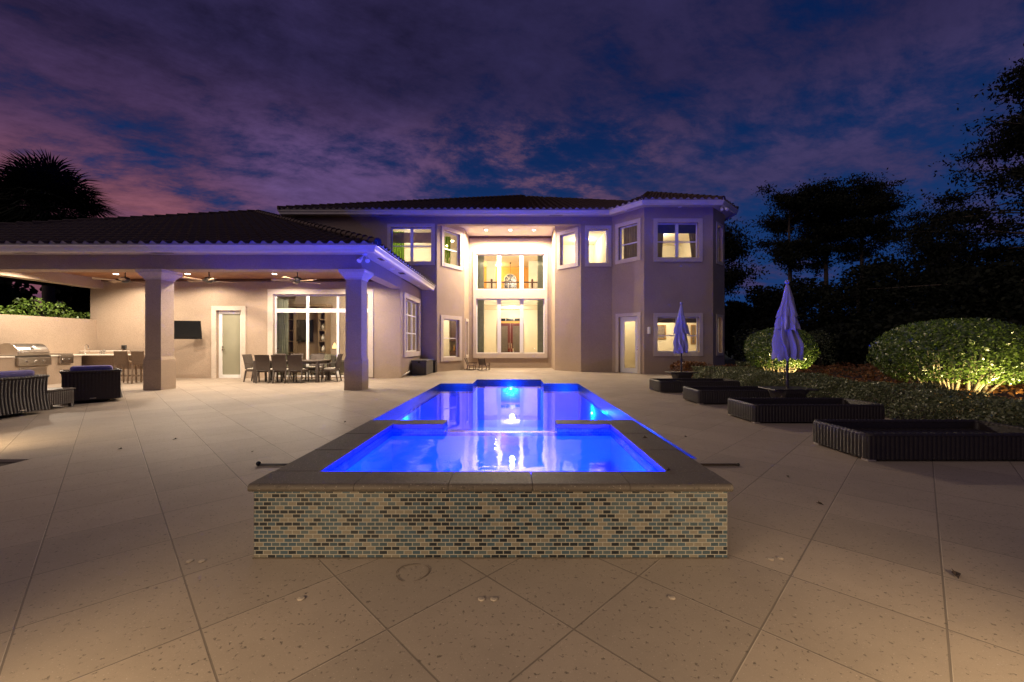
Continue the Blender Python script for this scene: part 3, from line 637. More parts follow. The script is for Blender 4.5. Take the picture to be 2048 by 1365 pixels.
# patio: beams, columns, ceiling
m = MB(); m.box(-20.9, -4.345, 11.55, 12.0, 3.43, 3.86); m.box(-4.75, -4.347, 12.0, 15.638, 3.432, 3.86); m.box(-16.25, -15.80, 12.0, 15.638, 3.44, 3.86); m.build('beam', M['stucco'], house)
m = MB(); m.face((-15.8, 12, 3.80), (-4.75, 12, 3.80), (-4.75, 15.64, 3.80), (-15.8, 15.64, 3.80)); m.build('patio_ceiling', M['wood_ceiling'], house)
m = MB(); m.box(-15.8, -4.75, 15.55, 15.635, 3.70, 3.798); m.box(-15.8, -4.75, 12.003, 12.09, 3.72, 3.797); m.build('crown_moulding', M['wood_dark'], house)
for xc in (-4.60, -10.31):
    yc = 11.83; m = MB(); m.box(xc - .225, xc + .225, yc - .225, yc + .225, .9, 3.18); col = m.build('column', M['stucco'], house)
    m = MB(); m.box(xc - .255, xc + .255, yc - .255, yc + .255, 0, .86); m.fru(xc, yc, .862, .95, .25, .25, .226, .226); m.build('plinth', M['stucco'], col)
    m = MB()
    for z0, z1, a, b in ((3.15, 3.19, .245, .245), (3.19, 3.23, .255, .27), (3.23, 3.34, .28, .355), (3.34, 3.428, .37, .37)): m.fru(xc, yc, z0, z1, a, a, b, b)
    m.build('capital', M['trim'], col)
# soffits, gutters
lan = [(-20.9, 15.6), (-20.9, 11.55), (-4.345, 11.55), (-4.345, FY)]; lanb = lan[:]
main = [(-10.3, 26), (-10.3, FY), (4.55, FY), (5.64, 17.8), (8.65, 17.8), (9.68, 18.83), (9.68, 26)]
def eaves(path, zs, over):
    m = MB(); sweep(m, path, [(.0, zs), (over, zs), (over, zs + .02), (.0, zs + .02)]); m.build('soffit', M['soffit'], house)
    g = MB(); o0 = over - .03; sweep(g, path, [(o0, zs - .045), (over + .04, zs - .045), (over + .06, zs - .02), (over + .062, zs + .03), (over + .10, zs + .10), (over + .115, zs + .105), (over + .115, zs + .135), (o0, zs + .135)]); g.build('gutter', M['gutter'], house)
eaves(lan, 3.845, .50); eaves(main, 7.282, .42)
for (px, py) in ((765, 519), (804, 547)):
    Y = (3.845 - H) * F / (CY - py); x = (px - CX) / F * Y; m = MB(); m.box(x - .10, x + .10, Y - .17, Y + .17, 3.835, 3.843); m.build('soffit_vent', M['black'], house)
for x in (-9.8, -13.6): m = MB(); m.box(x - .3, x + .3, 11.2, 11.35, 3.835, 3.843); m.build('soffit_vent', M['darkmetal'], house)
for x in (1.9, -6.0): m = MB(); m.box(x - .3, x + .3, 18.75, 18.9, 7.272, 7.28); m.build('soffit_vent', M['darkmetal'], house)
# roofs
TN = .4167
def pyramid(faces, rname='roof'):
    a = MB(); b = MB(); c = MB()
    for (A, B, up, rise, lo, hi, vm) in faces: roof_face(a, b, A, B, rise, up, lo, hi, vmax=vm)
    return a, b, c
ez = 3.99; X0, X1, Y0, Y1 = -21.6, -3.70, 10.98, 28.9; hs = (X1 - X0) / 2; apex = ((X0 + X1) / 2, Y0 + hs, ez + hs * TN)
a, b, c = pyramid([((X0, Y0, ez), (X1, Y0, ez), (0, 1), TN, lambda v: v, lambda v: 2 * hs - v, hs)])
roof_face(a, b, (X1, Y0, ez), (X1, FY, ez), TN, (-1, 0), lambda v: v, lambda v: FY - Y0, vmax=hs * .9)
a.face((X0, Y0, ez), (X0, Y1, ez), apex); 
lr = a.build('roof', M['tile'], house); weld(b.build('eave_mortar', M['mortar'], lr))
hip_caps(c, (X1, Y0, ez), apex); hip_caps(c, (X0, Y0, ez), apex); c.build('hip_tiles', M['tile'], lr)
m = MB(); m.box(X0 + .1, X1 - .1, Y0 + .06, Y0 + .10, ez - .06, ez + .03); m.box(X1 - .10, X1 - .06, Y0 + .1, FY, ez - .06, ez + .03); m.build('fascia', M['wood_dark'], lr)
ez = 7.43; X0, X1, Y0 = -10.82, 12.1, 18.58; hs = (X1 - X0) / 2; apex = ((X0 + X1) / 2, Y0 + hs, ez + hs * .412)
a, b, c = pyramid([((X0, Y0, ez), (X1, Y0, ez), (0, 1), .412, lambda v: v, lambda v: min(2 * hs - v, 4.75 - X0 + v * .4), hs), ((X0, Y0 + 2 * hs, ez), (X0, Y0, ez), (1, 0), .412, lambda v: hs, lambda v: 2 * hs - v, hs)])
mr = a.build('roof', M['tile'], house); weld(b.build('eave_mortar', M['mortar'], mr)); hip_caps(c, (X0, Y0, ez), apex); c.build('hip_tiles', M['tile'], mr)
m = MB(); m.box(X0 + .1, 4.4, Y0 + .05, Y0 + .09, ez - .06, ez + .03); m.face((X1, Y0 + 4, ez), (X1, Y0 + 2 * hs, ez), apex); m.face((4.7, Y0 + .1, ez), (X1, Y0 + 4, ez), apex); m.build('fascia', M['wood_dark'], mr)
ev = [(x, y, 7.43) for x, y in offset_path(main, .50)][2:6]; ev.append((ev[3][0], 26.0, 7.43)); ap = (7.15, 21.9, 9.36)
a, b, c = MB(), MB(), MB()
for i in range(4):
    A, B = Vector(ev[i]), Vector(ev[i + 1]); e = (B - A).normalized(); L = (B - A).length; q = Vector(ap) - A; ua = q.dot(e); g = Vector((-e.y, e.x)); va = q.x * g.x + q.y * g.y
    rise = (ap[2] - 7.43) / va
    roof_face(a, b, A, B, rise, g, lambda v, ua=ua, va=va: ua * v / va, lambda v, ua=ua, va=va, L=L: L + (ua - L) * v / va, vmax=va)
tr = a.build('roof', M['tile'], house); weld(b.build('eave_mortar', M['mortar'], tr))
for i in range(1, 4): hip_caps(c, ev[i], ap, .10, .36)
c.build('hip_tiles', M['tile'], tr); m = MB(); sweep(m, [p[:2] for p in ev[:4]], [(-.07, 7.37), (-.03, 7.37), (-.03, 7.46), (-.07, 7.46)]); m.build('fascia', M['wood_dark'], tr)

# rooms behind the windows
def room(poly, z0, z1, skip=(), wm='cream', fm='creamfl', ceil=True):
    m = MB(); n = len(poly); m.m = 1; m.face(*[(x, y, z0) for x, y in poly]); m.m = 0
    if ceil: m.face(*[(x, y, z1) for x, y in reversed(poly)])
    for i in range(n):
        if i in skip: continue
        a, b = poly[i], poly[(i + 1) % n]; m.face((*a, z0), (*b, z0), (*b, z1), (*a, z1))
    return m.build('interior_wall', [M[wm], M[fm]], house)
WARM = (1, .87, .67); WARM2 = (1, .80, .52)
nl = [0]
def room_light(x, y, z, power, size, lab, col=WARM):
    t = thing('ceiling_light', lab, 'light', (x, y, z), 'ceiling lights inside the house')
    MB().lathe([(.16, 0), (.16, .03), (.12, .035)], (x, y, z - .04), 16).build('shade', M['lamp_warm'], t); lamp('POINT', (x, y, z - .28), power * 2.1, col, t, .16)
room([(-11.4, 15.85), (-4.61, 15.85), (-4.61, 20.2), (-11.4, 20.2)], 0.01, 3.55, (0, 1))
room_light(-7.2, 17.3, 3.54, 95, 1, 'ceiling light over the sofa behind the sliding door')
room([(-5.3, 19.31), (-3.8, 19.31), (-2.79, 20.85), (-2.73, 24.2), (-5.3, 24.2)], 0.01, 3.4, (0, 1, 2)); room_light(-3.9, 21.7, 3.39, 60, 1, 'ceiling light in the kitchen behind the angled ground floor window')
room([(-8.2, 19.31), (-3.8, 19.31), (-2.79, 20.85), (-2.73, 23.6), (-8.2, 23.6)], 4.0, 6.85, (0, 1, 2)); room_light(-5.6, 21.6, 6.84, 85, 1, 'ceiling light in the upstairs room with green curtains')
room([(-2.70, 22.51), (2.2, 22.51), (2.2, 31), (-2.70, 31)], .01, 7.15, (0,))
room([(2.21, 20.55), (3.22, 19.31), (4.5, 19.31), (4.5, 23.2), (2.21, 23.2)], 4.0, 6.95, (0, 1)); room_light(3.6, 21.9, 6.94, 60, 1, 'ceiling light in the upstairs room with bare cream walls')
room([(4.62, 19.3), (5.73, 18.0), (8.55, 18.0), (9.47, 18.9), (9.47, 23.4), (4.62, 23.4)], 4.0, 6.95, (0, 1, 2)); room_light(7.2, 21.0, 6.94, 75, 1, 'ceiling light in the upstairs bay room with tied curtains')
room([(4.62, 19.3), (5.73, 18.0), (8.55, 18.0), (9.47, 18.9), (9.47, 21.2), (4.62, 21.2)], .01, 3.4, (0, 1, 2)); room_light(7.2, 19.9, 3.39, 62, 1, 'ceiling light in the downstairs bay room with framed pictures')
m = MB(); m.box(6.28, 6.36, 18.9, 21.19, .012, 3.39); m.build('interior_wall', M['cream'], house); room_light(5.45, 20.2, 3.39, 30, 1, 'ceiling light in the hall behind the glazed door', (1, .86, .62))
# great room: balcony, foyer
m = MB(); m.m = 0; m.box(-2.69, 2.19, 27.0, 30.99, 3.9, 4.3); m.m = 1; m.face((-2.69, 30.98, 4.3), (2.19, 30.98, 4.3), (2.19, 30.98, 7.14), (-2.69, 30.98, 7.14)); m.face((-1.36, 30.97, 2.88), (.64, 30.97, 2.88), (.64, 30.97, 3.04), (-1.36, 30.97, 3.04)); m.build('interior_wall', [M['cream'], M['orange']], house)
for x0, x1 in ((-2.0, -1.35), (.95, 1.6)): MB().box(x0, x1, 28.6, 28.8, 4.3, 7.14).build('pilaster', M['pale'], house)
room_light(-.2, 25.2, 7.1, 230, 1, 'ceiling light high in the two storey living room'); room_light(-1.5, 29.9, 7.1, 70, 1, 'ceiling light over the upper landing', (1, .62, .26)); room_light(-.2, 29.0, 3.88, 120, 1, 'ceiling light in front of the wooden entrance door')
t = thing('balcony_railing', 'dark railing of the upper landing behind the tall window', 'railing', (-.2, 27.05, 4.3))
m = MB(); m.box(-2.6, 2.1, 27.02, 27.08, 5.36, 5.44); m.box(-2.6, 2.1, 27.03, 27.07, 4.98, 5.02); m.build('rail', M['wood_dark'], t)
m = MB()
for k in range(48): m.box(-2.6 + k * .1, -2.585 + k * .1, 27.042, 27.058, 4.3, 5.36)
m.build('balusters', M['darkmetal'], t)
for x in (-1.55, 1.14): m = MB(); m.box(x - .06, x + .06, 26.99, 27.11, 4.3, 5.5); m.ball((x, 27.05, 5.55), .08); m.build('newel_post', M['wood_dark'], t)
t = thing('arched_window', 'dark arched window with white muntins on the ochre landing wall', 'window', (-.35, 30.95, 5.0)); xc, zc, rr_ = -.36, 6.15, .46
m = MB(); arc = [(xc + rr_ * math.cos(math.pi * k / 16), zc + rr_ * math.sin(math.pi * k / 16)) for k in range(17)]
m.face(*[(x, 30.93, z) for x, z in [(xc - rr_, 4.9), (xc + rr_, 4.9)] + arc]); m.build('pane', M['night'], t)
m = MB()
for ang in (0, 45, 90, 135, 180): m.bar((xc + .15 * math.cos(R(ang)), 30.91, zc + .15 * math.sin(R(ang))), (xc + rr_ * math.cos(R(ang)), 30.91, zc + rr_ * math.sin(R(ang))), .035, .035)
for q in range(16): m.bar((arc[q][0], 30.91, arc[q][1]), (arc[q + 1][0], 30.91, arc[q + 1][1]), .04, .04); m.bar((xc + .15 * math.cos(math.pi * q / 16), 30.91, zc + .15 * math.sin(math.pi * q / 16)), (xc + .15 * math.cos(math.pi * (q + 1) / 16), 30.91, zc + .15 * math.sin(math.pi * (q + 1) / 16)), .03, .03)
for x in (-rr_, -.15, .15, rr_): m.bar((xc + x, 30.91, 4.9), (xc + x, 30.91, zc), .03, .03)
for z in (5.0, 5.4, 5.8): m.bar((xc - rr_, 30.91, z), (xc + rr_, 30.91, z), .03, .03)
m.build('muntins', M['white'], t)
t = thing('chandelier', 'slim chandelier hanging on a long rod above the landing', 'chandelier', (-.33, 29.2, 6.0)); m = MB(); m.tube([(-.33, 29.2, 7.14), (-.33, 29.2, 5.9)], .014, 6); m.ball((-.33, 29.2, 7.1), .06); m.build('rod', M['darkmetal'], t)
m = MB()
for k in range(6): m.tube([(-.33, 29.2, 5.9), (-.33 + .3 * math.cos(k * 1.05), 29.2 + .3 * math.sin(k * 1.05), 5.75), (-.33 + .38 * math.cos(k * 1.05), 29.2 + .38 * math.sin(k * 1.05), 5.9)], .012, 5)
m.build('arms', M['darkmetal'], t)
t = thing('entrance_door', 'dark red wooden double door with etched glass at the back of the living room', 'door', (-.35, 30.9, 0))
for s in (-1, 1):
    x0 = -.36 + (s - 1) * .5 + .01; m = MB(); x1 = x0 + .98
    m.box(x0, x0 + .18, 30.88, 30.95, .02, 2.88); m.box(x1 - .18, x1, 30.88, 30.95, .02, 2.88); m.box(x0 + .18, x1 - .18, 30.88, 30.95, .02, .7); m.box(x0 + .18, x1 - .18, 30.88, 30.95, 2.68, 2.88); l = m.build('door_leaf', plain('red_door', (.11, .018, .010), .35, .1) if s < 0 else bpy.data.materials['red_door'], t)
    m = MB(); m.face((x0 + .18, 30.91, .7), (x1 - .18, 30.91, .7), (x1 - .18, 30.91, 2.68), (x0 + .18, 30.91, 2.68)); m.build('pane', M['curtain_dark'], l)
    m = MB(); xx = -.36 + s * .09; m.tube([(xx, 30.85, .95), (xx, 30.83, 1.15), (xx, 30.85, 1.35)], .022, 6); m.build('handle', M['steel'], l)
for k in range(3): m = MB(); m.box(-1.3 + k * .63, -.72 + k * .63, 30.93, 30.96, 3.05, 3.24); m.build('transom', M['night'], t)
# ------------------------------------------------------------------ lamps on the house
LW = (1, .82, .62)
def downlight(x, y, z, power, lab, group, angle=125, col=LW, on=True, r=.075):
    t = thing('downlight', lab, 'light', (x, y, z), group)
    MB().lathe([(r + .025, 0), (r + .025, .012), (r, .014)], (x, y, z - .014), 18).build('trim_ring', M['white'], t)
    m = MB(); m.face(*[(x + r * math.cos(k * .3927), y + r * math.sin(k * .3927), z - .016) for k in range(16)]); m.build('lens', M['lamp_white' if on else 'lamp_dim'], t)
    if on: lamp('SPOT', (x, y, z - .04), power, col, t, .06, (x, y, 0), angle, .35)
gl = 'recessed lights in the patio ceiling'
for x, y, w_ in ((-14.1, 14.4, 'left of the leftmost fan'), (-11.57, 14.4, 'just right of the left column'), (-8.5, 14.4, 'between the middle and the right fan'), (-5.9, 14.4, 'hidden behind the top of the right column')):
    downlight(x, y, 3.798, 335, 'lit recessed light in the patio ceiling ' + w_, gl, 162)
for x in (-14.9, -10.0, -7.0): downlight(x, 12.75, 3.798, 650, 'assumed lit recessed light near the front beam of the patio ceiling, %s' % {-14.9: 'at the grill end', -10.0: 'in the middle', -7.0: 'at the dining end'}[x], gl, 160)  # unseen row, assumed; the grill end lamp is added to light the hedge
for px, w_ in ((972.5, 'left'), (1020.5, 'middle'), (1067.6, 'right')):
    x, y, z = P(px, 460, 21.0); downlight(x, y, 7.19, 1300, '%s one of the three lit recessed lights over the tall window' % w_, 'recessed lights over the tall window', 168, (1, .80, .56))
for px, py, z, w_ in ((1250, 421, 7.28, 'over the glazed door'), (1360, 414, 7.28, 'over the bay windows'), (785, 538, 3.84, 'at the front of the patio side eave'), (836, 572, 3.84, 'at the back of the patio side eave')):
    Y = (z - H) * F / (CY - py); downlight((px - CX) / F * Y, Y, z, 0, 'small unlit round light in the white eave ' + w_, 'unlit eave lights', on=False, r=.06)
def flood(x, y, z, lab, d):
    t = thing('floodlight', lab, 'floodlight', (x, y, z), 'twin spot floodlights')
    MB().lathe([(.06, 0), (.06, .03)], (x, y, z - .03), 12).build('base', M['white'], t)
    for s in (-1, 1):
        c = Vector((x + s * .09, y - .06, z - .14)); m = MB(); m.tube([(x, y, z - .02), c], .014, 6); e = c + Vector((s * .03, -.09, -.09)); m.tube([c + Vector((0, .03, .03)), c, e], [.03, .045, .065], 10); m.build('spot_head', M['white'], t)
flood(-4.2, 11.42, 3.84, 'white twin floodlight at the top of the right patio column', 0); flood(8.95, 17.55, 7.28, 'white twin floodlight under the eave of the bay', 0)
a_, z_ = Wbf.hit(1297, 661.7); x, y, _ = Wbf.at(a_, z_); t = thing('wall_lamp', 'small unlit cylinder lamp on the wall beside the glazed door', 'wall lamp', (x, y, z_))
MB().box(x - .06, x + .06, y - .03, y, z_ - .14, z_ + .16).build('back_plate', M['gutter'], t); MB().lathe([(.05, -.15), (.07, -.14), (.07, .12), (.055, .16)], (x, y - .10, z_), 14).build('lamp_shade', M['lamp_dim'], t)
# ceiling fans
def fan(x, y, lab, rot):
    t = thing('ceiling_fan', lab, 'fan', (x, y, 3.797), 'ceiling fans of the patio'); z = 3.47
    MB().lathe([(.015, 0), (.015, .2)], (x, y, z + .08), 8).lathe([(.02, 0), (.07, .05)], (x, y, 3.745), 12).build('down_rod', M['darkmetal'], t, True)
    MB().lathe([(.03, -.09), (.07, -.08), (.12, -.03), (.14, .03), (.11, .09), (.04, .11)], (x, y, z), 18).build('motor', M['darkmetal'], t, True)
    for k in range(5):
        a = rot + k * 2 * math.pi / 5; d = Vector((math.cos(a), math.sin(a), 0)); n = Vector((-d.y, d.x, .22)); c = Vector((x, y, z - .03)); m = MB()
        q = [c + d * .2 - n * .06, c + d * .24 + n * .06, c + d * .76 + n * .085, c + d * .79, c + d * .76 - n * .085]; u = Vector((0, 0, .012))
        m.face(*q); m.face(*[p + u for p in reversed(q)])
        for i in range(5): m.face(q[i], q[i] + u, q[(i + 1) % 5] + u, q[(i + 1) % 5])
        b = m.build('blade', M['fanwood'], t); MB().bar(c + d * .10, c + d * .26 + Vector((0, 0, .014)), .04, .012).build('bracket', M['darkmetal'], b)
fan(-13.2, 13.8, 'leftmost of the three dark ceiling fans, over the stools', .3); fan(-10.36, 13.8, 'middle of the three dark ceiling fans, right of the left column', .5); fan(-7.37, 13.8, 'rightmost of the three dark ceiling fans, over the dining table', .9)

# ------------------------------------------------------------------ interiors
def curtain(x0, x1, y, z0, z1, mat, lab, tie=0, folds=6, cat='curtain', name='curtain', dx=0, dy=0):
    m = MB(); n = folds * 8; rows = 8
    for r_ in range(rows + 1):
        f = r_ / rows; g = 1.0 if not tie else (1 - abs(tie) * (1 - f) ** .7)
        for k in range(n + 1):
            s = k / n; xx = x0 + (x1 - x0) * (s * g if tie >= 0 else 1 - (1 - s) * g); m.v.append((xx, y + .05 * math.sin(s * folds * 6.283) + .012 * math.sin(s * 31 + f * 3), z0 + (z1 - z0) * f))
    for r_ in range(rows):
        for k in range(n): i = r_ * (n + 1) + k; m.f.append((i, i + 1, i + n + 2, i + n + 1)); m.mi.append(0)
    o = m.build(name, M[mat], None, True)
    tag(o, lab, cat, 'curtains'); return o
def cx(px, Y): return (px - CX) / F * Y
curtain(cx(547, 16.0), cx(576, 16.0), 16.02, .02, 3.1, 'curtain_grey', 'grey green curtain behind the left end of the sliding door')
curtain(cx(954, 22.7), cx(968, 22.7), 22.75, .03, 6.7, 'curtain_grey', 'tall grey curtain at the left of the two storey window'); curtain(cx(1075, 22.7), cx(1088, 22.7), 22.75, .03, 6.7, 'curtain_grey', 'tall grey curtain at the right of the two storey window')
curtain(cx(783, 19.5), cx(808, 19.5), 19.55, 4.9, 6.7, 'curtain_green', 'lime green curtain in the upper left window above the patio roof', folds=5)
p = Wal.at(1.3, 0, -.45); curtain(p[0] - .45, p[0] + .1, p[1], 4.9, 6.7, 'curtain_green', 'green curtain in the angled upper window left of the tall window', folds=4)
p = Wdr.at(.85, 0, -.4); o_ = curtain(-.5, .42, 0, 4.8, 6.75, 'curtain_dark', 'grey brown curtain filling the angled upper window beside the bay', folds=7); o_.location = (p[0], p[1], 0); o_.rotation_euler.z = math.atan2(Wdr.d.y, Wdr.d.x)
curtain(cx(1316, 18.2), cx(1330, 18.2), 18.25, 4.85, 6.7, 'curtain_dark', 'left tied curtain in the upper bay window', tie=.45, folds=4); curtain(cx(1374, 18.2), cx(1396, 18.2), 18.25, 4.85, 6.7, 'curtain_dark', 'right tied curtain in the upper bay window', tie=-.55, folds=4)
for x0, x1, y, z0, z1, lab in ((cx(1314, 18.1), cx(1396, 18.1), 18.08, 6.22, 6.62, 'grey roller shade at the top of the upper bay window'), (cx(783, 19.4), cx(864, 19.4), 19.40, 6.12, 6.62, 'half lowered roller shade in the upper left window'), (cx(1314, 18.1), cx(1398, 18.1), 18.08, 2.25, 2.5, 'rolled up shade at the top of the lower bay window')):
    tag(MB().box(x0, x1, y, y + .02, z0, z1).build('roller_shade', M['shade' if z0 > 6.2 else 'shade_tan' if z0 > 5 else 'curtain_dark']), lab, 'shade', 'roller shades')
t = thing('shelf_unit', 'brown built in shelf unit behind the sliding door', 'shelf unit', (-9.5, 18.6, 0)); m = MB(); xa, xb, xc_, xd = cx(575, 18.5), cx(588, 18.5), cx(636, 18.5), cx(651, 18.5)
for a, b in ((xa, xb), (xc_, xd)):
    m.box(a, a + .04, 18.5, 19.0, 0, 3.0); m.box(b - .04, b, 18.5, 19.0, 0, 3.0); m.box(a + .04, b - .04, 18.96, 19.0, 0, 3.0)
    for z in (.03, .9, 1.4, 1.9, 2.4, 2.94): m.box(a + .04, b - .04, 18.5, 18.96, z, z + .04)
m.box(xb, xc_, 18.8, 18.86, 0, 3.0); m.box(xb, xc_, 18.4, 18.8, .0, .55); m.box(xa - .1, xd + .1, 18.4, 19.0, 3.001, 3.12); m.build('carcass', M['shelfwood'], t)
m = MB()
for a, b in ((xa, xb), (xc_, xd)): m.box(a + .05, b - .05, 18.9, 18.955, .1, 2.9)
m.build('back_panel', M['wood_dark'], t)
k = 0
for z in (.94, 1.44, 1.94): m = MB(); m.lathe([(.05, 0), (.09, .1), (.06, .22), (.03, .28), (.045, .3)], ((xc_ + xd) / 2, 18.65, z), 12); tag(m.build('vase', M['counter'], None, True), 'pale vase on the %s shelf of the brown unit' % ('lower', 'middle', 'upper')[k], 'vase', 'vases on the shelves'); k += 1
t = thing('television', 'black television on the wall of the living room behind the sliding door', 'television', (-9.5, 18.75, 1.8)); MB().box(cx(590, 18.7), cx(625, 18.7), 18.70, 18.78, 1.42, 2.42).build('frame', M['black'], t); MB().box(cx(591, 18.7), cx(624, 18.7), 18.695, 18.70, 1.46, 2.38).build('screen', M['screen'], t)
t = thing('sofa', 'grey sofa with a patterned throw behind the sliding door', 'sofa', (-8, 17.3, 0)); m = MB(); xs0, xs1 = cx(614, 17.1), cx(672, 17.1)
m.box(xs0, xs1, 17.0, 17.25, .08, .85); m.build('backrest', M['sofa'], t, bevel=.05); m = MB(); m.box(xs0, xs1, 17.26, 17.95, .08, .45); m.build('seat', M['sofa'], t, bevel=.05)
for x in (xs0 - .2, xs1 + .002): m = MB(); m.box(x, x + .198, 17.0, 17.95, .08, .62); m.build('armrest', M['sofa'], t, bevel=.05)
m = MB(); m.box(cx(627, 17.1), cx(664, 17.1), 16.97, 16.995, .35, .87); m.box(cx(627, 17.1), cx(664, 17.1), 16.97, 17.28, .855, .88); tag(m.build('throw', plain('throw_cloth', (.30, .29, .22), .9, .5, 22)), 'pale patterned throw over the back of the grey sofa', 'throw')
t = thing('table_lamp', 'small glowing table lamp by the yellow wall behind the sliding door', 'lamp', (cx(671, 19.2), 19.2, .0)); MB().lathe([(.22, 0), (.22, .76), (.05, .78), (.05, 1.0), (.03, 1.1)], (cx(671, 19.2), 19.2, 0), 14).build('base', M['wood_dark'], t); MB().lathe([(.16, 1.1), (.10, 1.38)], (cx(671, 19.2), 19.2, 0), 14).build('lamp_shade', emis('lit_shade', (1, .66, .25), 2.2), t)
def picture(x0, x1, y, z0, z1, lab):
    t = thing('framed_picture', lab, 'picture', ((x0 + x1) / 2, y, z0), 'framed pictures'); m = MB(); f = .06
    m.box(x0, x0 + f, y - .03, y, z0, z1); m.box(x1 - f, x1, y - .03, y, z0, z1); m.box(x0 + f, x1 - f, y - .03, y, z0, z0 + f); m.box(x0 + f, x1 - f, y - .03, y, z1 - f, z1); m.build('frame', M['gold'], t)
    MB().box(x0 + f, x1 - f, y - .015, y - .002, z0 + f, z1 - f).build('canvas', M['picture'], t)
picture(cx(1312, 21.1), cx(1333, 21.1), 21.19, 1.55, 2.30, 'gilt framed picture seen through the lower bay window'); picture(cx(1383, 21.1), cx(1393, 21.1), 21.19, 1.3, 2.3, 'narrow framed picture at the right of the lower bay window'); picture(5.50, 5.62, 21.19, 1.75, 2.25, 'small framed print in the hall behind the glazed door'); picture(cx(667, 19.6), cx(676, 19.6), 20.19, 1.3, 2.7, 'tall dark picture on the yellow wall behind the sliding door')
t = thing('kitchen_cabinet', 'dark and cream kitchen cabinet behind the angled ground floor window', 'cabinet', (-4.2, 23.5, 0)); MB().box(-4.6, -3.75, 23.2, 24.1, .01, 2.9).build('tall_unit', M['pale'], t); MB().box(-3.74, -2.9, 23.5, 24.1, 1.45, 2.9).build('wall_unit', M['wood_dark'], t); MB().box(-3.74, -2.9, 23.3, 24.1, .01, .9).build('base_unit', M['wood_dark'], t)
t = thing('bottle_group', 'amber bottles on the kitchen counter behind the angled window', 'bottles', (-3.3, 23.4, .9)); 
for x in (-3.5, -3.35, -3.2): MB().lathe([(.05, 0), (.05, .2), (.02, .26), (.02, .33)], (x, 23.45, .901), 10).build('bottle', M['orangeglass'], t, True)
t = thing('pale_sofa', 'pale sofa just behind the lower part of the tall window', 'sofa', (-1.2, 24, 0)); MB().box(-2.0, -.5, 23.8, 24.05, .05, .80).build('backrest', M['pale'], t, bevel=.06); MB().box(-2.0, -.5, 24.06, 24.75, .05, .45).build('seat', M['pale'], t, bevel=.06)
t = thing('pale_armchair', 'small cream chair in front of the red entrance door', 'chair', (.05, 25, 0)); MB().box(-.12, .38, 25, 25.5, .4, .5).build('seat', M['pale'], t, bevel=.03); m = MB(); m.bar((-.05, 25.0, .5), (-.12, 24.95, 1.02), .08, .05); m.bar((.3, 25.0, .5), (.42, 24.95, .9), .08, .05); m.bar((-.1, 24.95, .62), (.36, 24.95, .70), .05, .12); m.build('backrest', M['pale'], t)
m = MB()
for x in (-.09, .35):
    for y in (25.03, 25.47): m.box(x - .02, x + .02, y - .02, y + .02, 0.01, .4)
m.build('legs', M['wood_dark'], t)

# ------------------------------------------------------------------ patio furniture
def dining_chair(arms):
    t = thing('dining_chair', 'x', 'chair', (0, 0, 0), 'chairs round the dining table')       # faces +y, back towards -y
    m = MB(); n = 6
    for k in range(n):                                       # gently curved woven back
        z0, z1 = .44 + k * .085, .44 + (k + 1) * .085; y0, y1 = -.22 - .10 * (k / n) ** 1.5, -.22 - .10 * ((k + 1) / n) ** 1.5; w0, w1 = .225 + .012 * k / n, .225 + .012 * (k + 1) / n
        m.hexa([(-w0, y0 - .03, z0), (w0, y0 - .03, z0), (w0, y0, z0), (-w0, y0, z0), (-w1, y1 - .03, z1), (w1, y1 - .03, z1), (w1, y1, z1), (-w1, y1, z1)])
    m.build('backrest', M['wickerb'], t); MB().box(-.23, .23, -.22, .24, .36, .43).build('seat', M['wickerb'], t, bevel=.015); MB().box(-.21, .21, -.18, .22, .432, .475).build('cushion', M['palecush'], t, bevel=.015)
    for x in (-.205, .205): MB().bar((x, -.30, 0), (x, -.225, .40), .028, .032, w2=.042, h2=.045).build('leg', M['wickerb'], t); MB().bar((x, .235, 0), (x, .205, .40), .028, .032, w2=.042, h2=.045).build('leg', M['wickerb'], t)
    if arms:
        for x in (-.25, .25): m = MB(); m.bar((x, -.25, .66), (x, .14, .64), .04, .03); m.bar((x, .14, .64), (x * .9, .2, .38), .035, .03); m.build('armrest', M['wickerb'], t)
    return t
ch = dining_chair(False); cha = dining_chair(True); first = [True, True]
def put_chair(x, y, rz, lab, arms=False):
    src = cha if arms else ch; i = int(arms); o = src if first[i] else copy_tree(src); first[i] = False
    o.location = (x, y, 0); o.rotation_euler.z = R(rz); o['label'] = lab
TX, TY = -7.80, 14.33
for px, w_ in ((530.5, 'left'), (563, 'middle'), (594, 'right')): put_chair(cx(px, 13.72), 13.85, random.uniform(-3, 3), '%s one of the three woven dining chairs with their backs to the pool' % w_)
for px, w_ in ((550, 'left'), (585, 'middle'), (629, 'right')): put_chair(cx(px, 15.0), 14.98, 180 + random.uniform(-4, 4), '%s one of the three woven dining chairs on the wall side of the table' % w_)
put_chair(TX - 1.28, 14.30, -90, 'woven dining chair with arms at the left end of the table', True); put_chair(TX + 1.33, 14.30, 96, 'woven dining chair with arms at the right end of the table', True)
t = thing('dining_table', 'long dark dining table on the covered patio', 'table', (TX, TY, 0)); MB().box(TX - 1.12, TX + 1.12, TY - .49, TY + .49, .70, .745).build('tabletop', M['wickerb'], t, bevel=.01)
MB().box(TX - 1.02, TX + 1.02, TY - .42, TY + .42, .63, .698).build('apron', M['wickerb'], t)
for x in (-1.06, 1.06):
    for y in (-.43, .43): MB().box(TX + x - .05, TX + x + .05, TY + y - .05, TY + y + .05, 0, .699).build('leg', M['wickerb'], t, bevel=.006)
